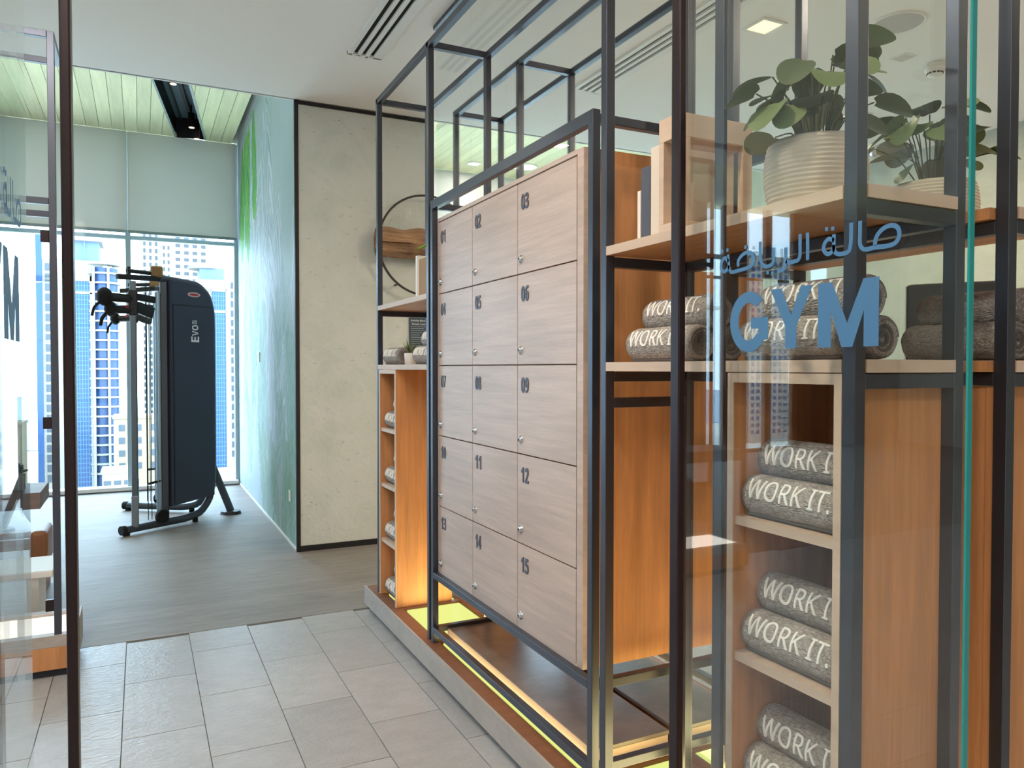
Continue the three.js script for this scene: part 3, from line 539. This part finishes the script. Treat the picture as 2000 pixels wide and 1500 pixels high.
// ---------------------------------------------------------------- doorway: posts and open glass leaves
{
  const post = (label, x0, x1, d0, d1) => { const t = setting('trim_' + post.n++, label, 'door post'); obj('post', box(x0, x1, 0, HC, d0, d1, 0.004), M.bronze, t); }; post.n = 1;
  post('slim dark bronze door post left of the corridor', -0.1155, -0.0985, 1.45, 1.49);
  post('slim dark door post in front of the lockers', 1.154, 1.174, 1.45, 1.484);
  const strokes = [[[0.954, 1.714], [0.954, 1.691], [0.954, 1.675], [0.95, 1.665], [0.941, 1.661], [0.922, 1.662], [0.901, 1.661], [0.885, 1.663], [0.877, 1.67], [0.875, 1.679], [0.878, 1.689], [0.888, 1.695], [0.902, 1.694], [0.914, 1.687], [0.921, 1.677], [0.923, 1.665]],
    [[0.973, 1.714], [0.973, 1.691], [0.974, 1.674], [0.978, 1.663], [0.989, 1.66], [1.002, 1.661], [1.009, 1.667], [1.011, 1.678], [1.011, 1.699]], [[1.011, 1.687], [1.023, 1.692], [1.033, 1.684], [1.034, 1.672], [1.025, 1.664], [1.014, 1.668], [1.011, 1.679]],
    [[1.074, 1.712], [1.073, 1.686], [1.073, 1.659]], [[1.092, 1.712], [1.092, 1.689], [1.092, 1.671], [1.097, 1.662], [1.108, 1.66]], [[1.129, 1.691], [1.129, 1.67], [1.13, 1.654], [1.137, 1.647], [1.149, 1.646]],
    [[1.108, 1.66], [1.12, 1.66], [1.128, 1.664]],
    [[1.162, 1.695], [1.161, 1.674], [1.164, 1.663], [1.177, 1.659], [1.188, 1.662], [1.195, 1.67], [1.198, 1.687], [1.199, 1.713]],
    [[1.263, 1.669], [1.263, 1.681], [1.253, 1.691], [1.236, 1.696], [1.221, 1.689], [1.216, 1.678], [1.224, 1.666], [1.242, 1.662], [1.266, 1.66], [1.282, 1.659], [1.29, 1.665], [1.293, 1.68], [1.295, 1.699]], [[1.294, 1.683], [1.305, 1.693], [1.315, 1.685], [1.317, 1.671], [1.308, 1.663], [1.297, 1.667], [1.293, 1.675]]];
  const dots = [[1.028, 1.711], [1.014, 1.71], [1.177, 1.646], [1.164, 1.643], [1.241, 1.708], [1.314, 1.709], [1.297, 1.709]];
  function ribbon(pts, w) { // flat stroke in the (d, y) plane at x = 0
    const c = new THREE.CatmullRomCurve3(pts.map(([a, b]) => new THREE.Vector3(0, b, -a)), false, 'catmullrom', 0.5).getSpacedPoints(pts.length * 5), pos = [], idx = [];
    c.forEach((p, i) => { const q = c[Math.min(i + 1, c.length - 1)].clone().sub(c[Math.max(i - 1, 0)]).normalize(), n = new THREE.Vector3(0, q.z, -q.y).multiplyScalar(w / 2); pos.push(0, p.y + n.y, p.z + n.z, 0, p.y - n.y, p.z - n.z); if (i) { const k = 2 * i; idx.push(k - 2, k, k - 1, k - 1, k, k + 1); } });
    const g = new THREE.BufferGeometry(); g.setAttribute('position', new THREE.Float32BufferAttribute(pos, 3)); g.setAttribute('uv', new THREE.Float32BufferAttribute(new Array(pos.length / 3 * 2).fill(0), 2)); g.setIndex(idx); g.computeVertexNormals(); return g;
  }
  const poly = (p) => new THREE.Shape(p.map(([a, b]) => new THREE.Vector2(a, b))), arc = (r0, r1, a0, a1, n = 30) => Array.from({ length: n + 1 }, (_, i) => { const a = (a0 + (a1 - a0) * i / n) * Math.PI / 180; return [r0 * Math.cos(a), r1 * Math.sin(a)]; });
  const glyph = {
    G: poly([...arc(0.5, 0.5, 42, 322), [0.5, -0.3], [0.5, 0.06], [0.06, 0.06], [0.06, -0.12], [0.26, -0.12], [0.26, -0.2], ...arc(0.27, 0.31, 318, 50)]),
    Y: poly([[-0.5, 0.5], [-0.23, 0.5], [0, 0.05], [0.23, 0.5], [0.5, 0.5], [0.13, -0.13], [0.13, -0.5], [-0.13, -0.5], [-0.13, -0.13]]),
    M: poly([[-0.5, -0.5], [-0.5, 0.5], [-0.26, 0.5], [0, -0.14], [0.26, 0.5], [0.5, 0.5], [0.5, -0.5], [0.27, -0.5], [0.27, 0.04], [0.09, -0.5], [-0.09, -0.5], [-0.27, 0.04], [-0.27, -0.5]]),
  };
  function lettering(parent, x, place, turn) { // place maps the distance along the right leaf to this leaf
    for (const s of strokes) obj('arabic_letter', ribbon(s.map(([a, b]) => [place(a), b]), 0.0082).translate(x, 0, 0), M.vinylBlue, parent);
    for (const [a, b] of dots) obj('arabic_dot', box(x - 0.0004, x + 0.0004, b - 0.0036, b + 0.0036, place(a) - 0.0034, place(a) + 0.0034), M.vinylBlue, parent);
    for (const [ch, a, b, y0, y1] of [['G', 1.174, 1.286, 1.483, 1.612], ['Y', 1.059, 1.168, 1.488, 1.61], ['M', 0.913, 1.046, 1.488, 1.61]]) { const m = obj('letter', new THREE.ExtrudeGeometry(glyph[ch], { depth: 0.0008, bevelEnabled: false }).scale(b - a, y1 - y0, 1), M.vinylBlue, parent); m.rotation.y = turn; m.position.set(x, (y0 + y1) / 2, -(place(a) + place(b)) / 2); }
  }
  const d1 = setting('door_1', 'open glass door leaf with blue gym lettering in front of the shelves', 'door');
  obj('pane', box(1.166, 1.176, 0.01, 2.9, 0.7565, 1.435), M.glass, d1); obj('polished_edge', box(1.1655, 1.1765, 0.01, 2.9, 0.7525, 0.7563), M.glassEdge, d1);
  obj('stile', box(1.182, 1.194, 0.0, HC, 1.332, 1.362, 0.002), M.frame, d1);
  lettering(d1, 1.1645, (a) => a, towardCorridor);
  const d2 = setting('door_2', 'open glass door leaf at the left with the same lettering seen at a slant', 'door');
  obj('pane', box(-0.171, -0.161, 0.01, 2.9, 0.55, 1.427), M.glass, d2);
  lettering(d2, -0.1595, (a) => 2.226 - a, -towardCorridor);
}

// ---------------------------------------------------------------- left display unit across the corridor
{
  const p = thing('display_plinth', 'wood and stone plinth of the left display unit', 'plinth'), x1 = -0.285, x0 = -1.55, d0 = 4.09, d1 = 4.53;
  obj('body', box(x0, x1 - 0.012, 0.04, 0.145, d0, d1, 0.002), M.sideWood, p); obj('end_face', box(x1 - 0.012, x1, 0.04, 0.205, d0, d1, 0.002), M.plinth, p); obj('toe_kick', box(x0 + 0.02, x1 - 0.03, 0, 0.04, d0 + 0.03, d1 - 0.03), std(0x232a33, 0.6), p);
  obj('rim', [box(x0, x1 - 0.012, 0.145, 0.2, d0, d0 + 0.05, 0.002), box(x0, x1 - 0.012, 0.145, 0.2, d1 - 0.05, d1, 0.002)], M.plinth, p);
  obj('lit_panel', box(x0 + 0.03, x1 - 0.04, 0.165, 0.185, d0 + 0.055, d1 - 0.055, 0.002), M.lamp(1.0, 0.93, 0.8), p);
  rectLight(WARM, 3, x1 - x0 - 0.1, 0.3, V((x0 + x1) / 2, 0.192, 4.31), V((x0 + x1) / 2, 2, 4.31));
  const f = thing('steel_shelving', 'black steel frame of the left display unit', 'shelf frame', null), xr = -0.345;
  for (const x of [xr, -1.5]) for (const d of [4.1, 4.45]) if (x !== xr || d < 4.2) obj('post', box(x - T, x, 0.2, TOP, d, d + T, 0.002), M.frame, f);
  for (const d of [4.1, 4.45]) for (const y of [TOP - T, 2.205]) obj('rail', box(-1.5, xr - T, y, y + T, d, d + T, 0.002), M.frame, f);
  obj('cross_rail', box(xr - T, xr, TOP - T, TOP, 4.13, 4.45 + T, 0.002), M.frame, f);
  for (const y of [2.03, 1.165, 0.31]) obj('glass_clamp', box(xr - T - 0.035, xr - T, y, y + 0.055, 4.105, 4.125, 0.003), M.bronze, f);
  obj('glass_shelf', [box(-1.5, xr - T, 1.874, 1.882, 4.13, 4.42), box(-1.5, xr - T, 1.575, 1.583, 4.13, 4.42)], M.glass, f);
  const greyWood = std(0xffffff, 0.5, 0, { map: tex(256, grain([112, 96, 92], 40, 44, 0.25, true), 1) });
  const s = thing('wooden_shelf', 'thick brown shelf with succulents in the left display unit', 'shelf', null); obj('board', box(-1.5, -0.42, 0.8, 0.875, 4.0805, 4.44, 0.003), greyWood, s); obj('edge', box(-1.5, -0.42, 0.8, 0.875, 4.076, 4.08), greyWood, s);
  const succ = (x, d, label, r) => { const t = thing('potted_succulent', label, 'plant', 'succulents on the left shelf', V(x, 0.876, d)); obj('pot', box(-0.035, 0.035, 0, 0.075, -0.035, 0.035, 0.004), std(0x8c8f8c, 0.8), t); for (let i = 0; i < 16; i++) { const a = i * 2.4, k = i / 16; obj('leaf', new THREE.SphereGeometry(0.012, 8, 6).scale(1.9, 0.6, 1).translate(0.03 * (1 - k * 0.6), 0, 0).rotateZ(0.25 + k).rotateY(a).translate(0, 0.08 + 0.015 * k, 0), leafMats[2], t); } };
  succ(-0.53, 4.2, 'small succulent in a square grey pot near the shelf end'); 
  const bx = thing('storage_box', 'dark square box standing on the left shelf beside the succulent', 'box', null, V(-0.74, 0.876, 4.22)); obj('body', box(-0.08, 0.08, 0, 0.2, -0.08, 0.08, 0.003), std(0x54585a, 0.8), bx); obj('lid', box(-0.083, 0.083, 0.2, 0.225, -0.083, 0.083, 0.003), std(0x484b4d, 0.8), bx);
  // low white bench with a wooden rower on the gym floor behind
  const b = thing('low_bench', 'low white bench on the gym floor behind the left unit', 'bench', null, V(-0.95, 0, 5.1)); obj('seat', box(-0.7, 0.5, 0.28, 0.32, -0.2, 0.2, 0.008), M.white, b); for (const x of [-0.6, 0.4]) obj('leg', box(x - 0.03, x + 0.03, 0, 0.28, -0.17, 0.17, 0.004), M.white, b);
  const w = thing('wooden_rower', 'brown wooden rowing machine behind the left display unit', 'rowing machine', null, V(-0.98, 0, 5.75)), wd = std(0x8a5836, 0.45);
  for (const d of [-0.12, 0.12]) obj('rail', box(-1.5, 0.34, 0.3, 0.37, d - 0.02, d + 0.02, 0.006), wd, w); obj('end_block', box(0.34, 0.44, 0.18, 0.42, -0.18, 0.18, 0.03), wd, w); obj('foot', box(0.36, 0.42, 0, 0.19, -0.2, 0.2, 0.008), wd, w); obj('foot', box(-1.46, -1.4, 0, 0.31, -0.2, 0.2, 0.008), wd, w); obj('seat', box(-0.45, -0.2, 0.39, 0.45, -0.12, 0.12, 0.025), M.rubber, w); obj('seat_carriage', box(-0.42, -0.23, 0.37, 0.39, -0.14, 0.14, 0.004), wd, w);
}

// ---------------------------------------------------------------- cable machine
{
  const m = thing('cable_machine', 'tall charcoal dual pulley cable machine in front of the windows', 'gym machine');
  const tube1 = std(0x4a505a, 0.4, 0.3), panel = std(0x3a4052, 0.5), AX = 7.955;
  for (const s of [1, -1]) {
    const c = Math.cos(34 * Math.PI / 180), sn = Math.sin(34 * Math.PI / 180);
    const P = (u, y, off = 0) => { const x = -0.15 + c * u + off * -sn * 1, d = 7.29 + sn * u + off * c; return s > 0 ? V(x, y, d) : V(x, y, 2 * AX - d); };
    const arm = [P(0, 0.05), P(0.3, 0.05), P(0.62, 0.05), P(0.78, 0.085), P(0.88, 0.2), P(0.915, 0.4), P(0.92, 0.9), P(0.92, 1.7), P(0.915, 1.98), P(0.87, 2.13), P(0.76, 2.22), P(0.6, 2.235), P(0.36, 2.25)];
    obj('frame_tube', new THREE.TubeGeometry(new THREE.CatmullRomCurve3(arm, false, 'catmullrom', 0.25), 80, 0.034, 10), tube1, m);
    obj('runner_cap', [rod(P(-0.02, 0.05), P(0.02, 0.05), 0.04, 14), rod(P(0.03, 0), P(0.03, 0.03), 0.03, 12), rod(P(0.72, 0), P(0.72, 0.05), 0.025, 12)], M.rubber, m);
    obj('front_upright', bar(P(0.115, 0.07), P(0.115, 2.2), 0.07, 0.05), std(0x69757f, 0.35, 0.5), m);
    obj('base_sleeve', bar(P(0.115, 0.06), P(0.115, 0.34), 0.078, 0.058), M.steel, m);
    obj('rear_upright', bar(P(0.41, 0.06), P(0.41, 2.22), 0.07, 0.06), tube1, m);
    for (const u of [0.335, 0.362]) obj('guide_rod', rod(P(u, 0.12), P(u, 2.12), 0.012, 10), std(0xa9bccb, 0.3, 0.6), m);
    obj('cable', [rod(P(0.24, 0.1), P(0.24, 2.2), 0.004, 6), rod(P(0.275, 0.1), P(0.275, 2.2), 0.004, 6)], M.black, m);
    obj('pulley', new THREE.CylinderGeometry(0.06, 0.06, 0.03, 24).rotateX(Math.PI / 2).applyMatrix4(new THREE.Matrix4().makeRotationY(s * 34 * Math.PI / 180)).translate(...P(0.34, 0.12, -0.05).toArray()), M.rubber, m);
    // cover panel with rounded top rear corner
    const sh = new THREE.Shape(); sh.moveTo(0.44, 0.2); sh.lineTo(0.89, 0.24); sh.lineTo(0.9, 1.95); sh.quadraticCurveTo(0.88, 2.2, 0.64, 2.225); sh.lineTo(0.44, 2.235); sh.closePath();
    const pg = new THREE.ExtrudeGeometry(sh, { depth: 0.11, bevelEnabled: true, bevelSize: 0.006, bevelThickness: 0.006, bevelSegments: 2, curveSegments: 16 });
    const mat = new THREE.Matrix4().makeBasis(P(1, 0).sub(P(0, 0)), new THREE.Vector3(0, 1, 0), P(0, 0, -s).sub(P(0, 0))).setPosition(P(0, 0, 0.055 * s));
    const cover = obj('cover', pg.applyMatrix4(mat), panel, m);
    const onFace = (g) => g.applyMatrix4(new THREE.Matrix4().makeBasis(P(1, 0).sub(P(0, 0)), new THREE.Vector3(0, 1, 0), P(0, 0, -1).sub(P(0, 0))).setPosition(P(0, 0, -0.0625)));
    obj('cover_seam', onFace(new THREE.BoxGeometry(0.43, 0.008, 0.002).translate(0.672, 2.02, 0)), M.black, cover); obj('cover_seam', onFace(new THREE.BoxGeometry(0.008, 1.8, 0.002).translate(0.462, 1.12, 0)), M.black, cover);
    if (s > 0) {
      obj('badge', onFace(new THREE.CylinderGeometry(0.067, 0.067, 0.004, 32).rotateX(Math.PI / 2).scale(1, 0.34, 1).translate(0.68, 2.125, 0.001)), std(0xd9b9bb, 0.4), cover);
      obj('badge_band', onFace(new THREE.CylinderGeometry(0.05, 0.05, 0.005, 32).rotateX(Math.PI / 2).scale(1, 0.22, 1).translate(0.68, 2.125, 0.0015)), std(0xb23a40, 0.4), cover);
      const lt = (txt, w, hgt, x, y) => obj('lettering', onFace(textGeo(bold, txt, w, hgt, 0.002, 4).rotateZ(Math.PI / 2).translate(x, y, 0)), std(0xe8ebee, 0.5), cover);
      lt('E', 0.052, 0.085, 0.69, 1.712); lt('VO', 0.1, 0.066, 0.69, 1.795); lt('ITA', 0.034, 0.05, 0.685, 1.872);
    }
    // carriage with rollers and handles at the top of the front upright
    obj('carriage', [bar(P(0.115, 1.9), P(0.115, 2.12), 0.09, 0.075), bar(P(0.1, 2.07), P(0.32, 2.05), 0.05, 0.06), bar(P(0.14, 1.98), P(0.3, 1.93), 0.05, 0.1)], M.black, m);
    obj('swivel_arm', [rod(P(0.1, 2.045), P(-0.1, 2.045), 0.038, 14), rod(P(0.1, 1.945), P(-0.05, 1.945), 0.033, 14)], M.black, m);
    obj('roller', [new THREE.SphereGeometry(0.078, 24, 16).scale(0.8, 1, 1).translate(...P(-0.14, 2.045).toArray()), new THREE.SphereGeometry(0.06, 24, 16).scale(0.8, 1, 1).translate(...P(-0.09, 1.945).toArray())], M.rubber, m);
    obj('stop_pin', rod(P(0.06, 1.955), P(0.03, 1.955), 0.03, 14), std(0xa3243c, 0.5), m);
    obj('grip_strap', [tube([P(-0.18, 2.0), P(-0.23, 1.95), P(-0.25, 1.88)], 0.012, 10, 6), tube([P(-0.13, 1.91), P(-0.17, 1.86), P(-0.18, 1.8)], 0.011, 10, 6)], M.rubber, m);
    obj('top_bracket', [bar(P(-0.03, 2.225), P(0.42, 2.245), 0.045, 0.045), rod(P(0.06, 2.285), P(0.28, 2.285), 0.018, 12), rod(P(0.08, 2.24), P(0.08, 2.32), 0.014, 10)], M.black, m);
    obj('grip_pad', metreUV(new RoundedBoxGeometry(0.1, 0.1, 0.07, 3, 0.02).translate(...P(0.345, 2.305).toArray())), std(0x94734a, 0.8), m);
    obj('foot_peg', rod(P(0.25, 0.42), P(0.42, 0.44), 0.012, 8), M.black, m);
  }
  obj('rear_brace', rod(V(0.6, 0.55, AX), V(0.79, 0.03, AX + 0.01), 0.036, 14), tube1, m);
  obj('rear_foot', new THREE.CylinderGeometry(0.09, 0.1, 0.03, 24).translate(0.79, 0.015, -(AX + 0.01)), M.black, m);
  obj('rear_tie', [rod(V(0.61, 0.55, AX - 0.16), V(0.61, 0.55, AX + 0.16), 0.03, 12), rod(V(0.61, 2.0, AX - 0.16), V(0.61, 2.0, AX + 0.16), 0.03, 12)], tube1, m);
}

// ---------------------------------------------------------------- reception side: counter with monitor
{
  const c = thing('reception_counter', 'wood clad reception counter behind the shelving', 'counter', null, V(3.35, 0, 2.3)); obj('body', box(-0.7, 0.75, 0, 1.12, -0.3, 0.3, 0.004), M.sideWood, c); obj('worktop', box(-0.74, 0.79, 1.12, 1.16, -0.34, 0.34, 0.004), M.plinth, c);
  const m = thing('desk_monitor', 'black monitor seen behind the towels at the reception', 'monitor', null, V(3.28, 1.161, 2.2)); m.rotation.y = -0.95;
  obj('foot', box(-0.12, 0.12, 0, 0.015, -0.1, 0.1, 0.005), M.black, m); obj('neck', box(-0.03, 0.03, 0.015, 0.32, -0.03, 0.0, 0.005), M.black, m); obj('shell', box(-0.18, 0.18, 0.27, 0.67, -0.03, 0.02, 0.015), M.black, m); obj('bezel', [box(-0.184, -0.179, 0.28, 0.66, -0.03, 0.024), box(0.179, 0.184, 0.28, 0.66, -0.03, 0.024)], std(0x9fb0b5, 0.4), m);
}

// ---------------------------------------------------------------- city outside
{
  const gy = -38, wht = std(0x8f8c86, 0.8), blue = std(0x17406e, 0.35, 0.0), blueD = std(0x1a3c66, 0.3, 0.1), beige = std(0xa29a88, 0.85), tan = std(0x857660, 0.85), win = std(0x3a424c, 0.4), winD = std(0x2f353d, 0.4);
  const g = tag(obj('city_ground', box(-700, 500, gy - 2, gy, 20, 1100), std(0xd0cabd, 0.95)), 'pale paved city ground far below the windows', 'ground'); g.userData.kind = 'structure';
  const sea = tag(obj('sea', box(-900, -40, gy, gy + 0.4, 420, 1200), std(0x3a6288, 0.3)), 'blue harbour water beyond the city at the left', 'water'); sea.userData.kind = 'structure';
  const grid = (x0, x1, y0, y1, d, nx, ny, w, hgt, dep) => { const a = []; for (let i = 0; i < nx; i++) for (let j = 0; j < ny; j++) { const x = x0 + (x1 - x0) * (i + 0.5) / nx, y = y0 + (y1 - y0) * (j + 0.5) / ny; a.push(box(x - w / 2, x + w / 2, y - hgt / 2, y + hgt / 2, d - dep, d + 0.05)); } return a; };
  const stuff = (m) => { m.userData.kind = 'stuff'; return m; };
  const mullions = (x0, x1, y0, y1, d, nx, ny, par) => { const a = []; for (let i = 0; i <= nx; i++) { const x = x0 + (x1 - x0) * i / nx; a.push(box(x - 0.11, x + 0.11, y0, y1, d - 0.25, d)); } for (let j = 0; j <= ny; j++) { const y = y0 + (y1 - y0) * j / ny; a.push(box(x0, x1, y - 0.13, y + 0.13, d - 0.2, d)); } stuff(obj('mullions', a, std(0x3a648e, 0.5), par)); };
  // tower with blue glazing and a rounded stack of balconies
  const A = thing('glass_tower', 'blue glass tower with a curved stack of white balconies', 'building');
  obj('core', box(-29, -9.5, gy, 36, 281, 302), wht, A);
  obj('glazing', box(-19.2, -14.4, gy + 1, 29.3, 280.4, 281.2), blue, A); mullions(-19.2, -14.4, gy + 1, 29.3, 280.4, 6, 44, A);
  obj('white_band', [box(-19.4, -13.9, 29.3, 31, 280, 281.2), box(-19.4, -13.9, 25.2, 25.9, 280, 281.2), box(-14.5, -13.5, gy, 31, 280, 281.2), box(-19.9, -19.2, gy, 31, 280, 281.2)], wht, A);
  obj('glazing', box(-29.4, -27.7, gy + 1, 44, 280.3, 281.2), blue, A);
  for (let j = 0; j < 22; j++) obj('window', box(-26.9, -24.4, gy + 3 + j * 3.2, gy + 5.3 + j * 3.2, 280.7, 281.05), win, A);
  obj('crown', [box(-19.6, -12, 36, 43, 284, 298), box(-16.2, -15.9, 36, 47, 283, 283.3)], std(0x5a6f8e, 0.6), A); obj('crown_roof', box(-20.4, -11, 42.6, 43.3, 282, 299), wht, A);
  obj('balcony_bay', new THREE.CylinderGeometry(4.4, 4.4, 72, 24).translate(-10.8, gy + 36, -284), blueD, A);
  for (let j = 0; j < 23; j++) obj('balcony', new THREE.CylinderGeometry(5.2, 5.2, 0.55, 20).translate(-10.8, gy + 5 + j * 3.1, -283.6), wht, A);
  for (const x of [-13.4, -9.2]) obj('pier', box(x - 0.35, x + 0.35, gy, 34, 278.4, 280), wht, A);
  // beige tower with punched windows
  const B = thing('beige_tower', 'tall cream tower with rows of small punched windows', 'building');
  obj('body', box(0.2, 29, gy, 80, 380, 402), wht, B); obj('wing', box(8.6, 13.2, gy, 84, 378.6, 381), beige, B);
  stuff(obj('windows', [...grid(0.8, 8, -30, 78, 380, 3, 34, 1.05, 1.9, 0.1), ...grid(9, 12.8, -30, 80, 378.6, 2, 34, 0.9, 1.8, 0.1), ...grid(14, 28.4, -30, 78, 380, 4, 34, 2.0, 1.5, 0.1)], winD, B));
  // right blue tower with flat cap roof
  const C = thing('glass_tower', 'blue glass tower with a flat disc roof beside the mural', 'building');
  obj('core', box(18.6, 36, gy, 34, 301, 320), wht, C); obj('glazing', box(23.6, 28.6, gy, 29.6, 300.4, 301.2), blue, C); mullions(23.6, 28.6, gy, 29.6, 300.4, 6, 40, C); obj('glazing', box(18.9, 22.8, gy, 27, 300.6, 301.2), blueD, C);
  obj('white_band', [box(23.4, 28.8, 29.6, 30.6, 300, 301.2), box(23.4, 28.8, 21.8, 22.6, 300, 301.2), box(22.8, 23.6, gy, 31, 300, 301.2), box(28.6, 30.2, gy, 33, 300, 301.2)], wht, C);
  for (let j = 0; j < 19; j++) obj('window', box(30.6, 32.1, gy + 6 + j * 3.5, gy + 8.3 + j * 3.5, 300.75, 301.05), winD, C);
  obj('crown', box(20, 28.5, 34, 38.4, 304, 316), std(0x5a6f8e, 0.6), C); obj('disc_roof', new THREE.CylinderGeometry(6.6, 6.2, 0.8, 28).translate(22.5, 38.8, -309), wht, C); obj('mast', rod(V(24.8, 38, 308), V(24.8, 45, 308), 0.12, 6), win, C);
  // left towers
  const D = thing('beige_tower', 'cream apartment tower far left seen through the glass door', 'building'); obj('body', box(-62, -44, gy, 40, 300, 322), wht, D); stuff(obj('windows', grid(-61.5, -44.5, -34, 38, 300, 6, 26, 1.7, 1.7, 0.1), winD, D));
  for (const [x0, x1, d, ht, i] of [[-110, -92, 330, 62, 0], [-150, -128, 300, 48, 1], [-200, -175, 340, 70, 2], [-255, -228, 320, 55, 3], [-310, -282, 300, 60, 4]]) { const t = thing('apartment_tower', ['broad pale tower seen in the door reflection', 'lower pale tower left of the broad one', 'tall pale tower further left', 'pale tower second from the far left', 'leftmost pale tower of the distant row'][i], 'building', 'distant towers at the left'); obj('body', box(x0, x1, gy, ht, d, d + 20), i % 2 ? beige : wht, t); stuff(obj('windows', grid(x0 + 0.6, x1 - 0.6, gy + 4, ht - 2, d, 7, 26, 2.0, 1.9, 0.1), i % 2 ? win : blueD, t)); for (let j = 0; j < 25; j++) obj('balcony', box(x0 - 0.4, x0 + 7, gy + 6 + j * (ht - gy - 8) / 25, gy + 6.5 + j * (ht - gy - 8) / 25, d - 1.2, d), wht, t); }
  // low buildings
  const low = (label, x0, x1, d, top, mat, nx, ny, dep = 14) => { const t = thing('low_building', label, 'building', 'low buildings between the towers'); obj('body', box(x0, x1, gy, top, d, d + dep), mat, t); obj('parapet', box(x0 - 0.3, x1 + 0.3, top, top + 0.7, d - 0.3, d + dep + 0.3), mat, t); for (let i = 0; i < nx; i++) for (let j = 0; j < ny; j++) { const x = x0 + (x1 - x0) * (i + 0.5) / nx, y = top - 2.6 - j * 3.6; obj('window', box(x - 0.8, x + 0.8, y - 0.9, y + 0.9, d - 0.1, d + 0.05), win, t); } };
  low('tan low-rise block behind the cable machine column', -7, 5.5, 240, -13, tan, 3, 4); low('white low villa block in front of the tan one', -8.5, -2, 205, -24, wht, 3, 2, 10); low('cream low block right of the tan one', 6.5, 16, 250, -20, beige, 4, 3); low('terracotta roofed low block at the left', -48, -31, 255, -15, tan, 5, 4); low('wide white low block at the far left', -42, -26, 190, -22, wht, 6, 3, 12); low('small white block under the right tower', 16, 26, 215, -27, wht, 4, 2, 9);
  // palms
  const palm = thing('palm_tree', 'palm tree below the windows left of the cable machine', 'palm', 'palms on the street far below', V(-16, gy, 170)), tr = std(0x8d7a62, 0.9), fr = std(0x47603a, 0.7, 0, { side: THREE.DoubleSide });
  obj('trunk', new THREE.CylinderGeometry(0.28, 0.4, 9, 8).translate(0, 4.5, 0), tr, palm);
  for (let i = 0; i < 14; i++) { const a = i * 2.4, l = rnd(3, 4.2), pos = [], idx = []; for (let k = 0; k <= 6; k++) { const t = k / 6, w = 0.55 * Math.sin(Math.PI * (0.08 + 0.9 * t)), x = l * t, y = 9 + 1.8 * t - 3.4 * t * t * rnd(0.9, 1.1); pos.push(x, y - 0.2 * w, -w, x, y, 0, x, y - 0.2 * w, w); if (k) { const b = 3 * k; idx.push(b - 3, b, b - 2, b - 2, b, b + 1, b - 2, b + 1, b - 1, b - 1, b + 1, b + 2); } } const gq = new THREE.BufferGeometry(); gq.setAttribute('position', new THREE.Float32BufferAttribute(pos, 3)); gq.setAttribute('uv', new THREE.Float32BufferAttribute(new Array(pos.length / 3 * 2).fill(0), 2)); gq.setIndex(idx); gq.computeVertexNormals(); obj('frond', gq.rotateY(a), fr, palm); }
  for (const [x, d, l] of [[-21, 165, 'palm tree just left of the blue tower foot'], [-12, 160, 'palm tree in front of the balcony tower'], [-26, 175, 'palm tree furthest left below the windows'], [1, 175, 'palm tree beside the tan block'], [18, 180, 'palm tree below the right tower'], [-6, 168, 'palm tree in front of the white villas']]) { const q = dup(palm, l, V(x, gy, d), x); q.scale.setScalar(rnd(0.85, 1.2)); }
  for (const [x, d, l] of [[4, 185, 'round green street tree behind the cable column'], [8, 200, 'round green street tree right of the cable column'], [-30, 180, 'round green street tree at the left'], [-3, 182, 'round green street tree before the villas']]) { const t = thing('street_tree', l, 'tree', 'street trees far below', V(x, gy, d)); obj('trunk', new THREE.CylinderGeometry(0.25, 0.35, 4, 8).translate(0, 2, 0), tr, t); const cg = new THREE.IcosahedronGeometry(3, 3); { const p = cg.attributes.position; for (let i = 0; i < p.count; i++) { const v = new THREE.Vector3().fromBufferAttribute(p, i), k = 0.8 + 0.4 * noise((v.x / 6 + 0.5) % 1, (v.y / 6 + 0.5 + v.z / 9) % 1, 7, 7, 301); p.setXYZ(i, v.x * k, v.y * k * 0.8 + 5.6, v.z * k); } cg.computeVertexNormals(); } obj('crown', cg, std(0x4b6340, 0.9), t); }
}

scene.traverse((o) => { if (o.isMesh) { o.castShadow = true; o.receiveShadow = true; } });
renderer.render(scene, camera);
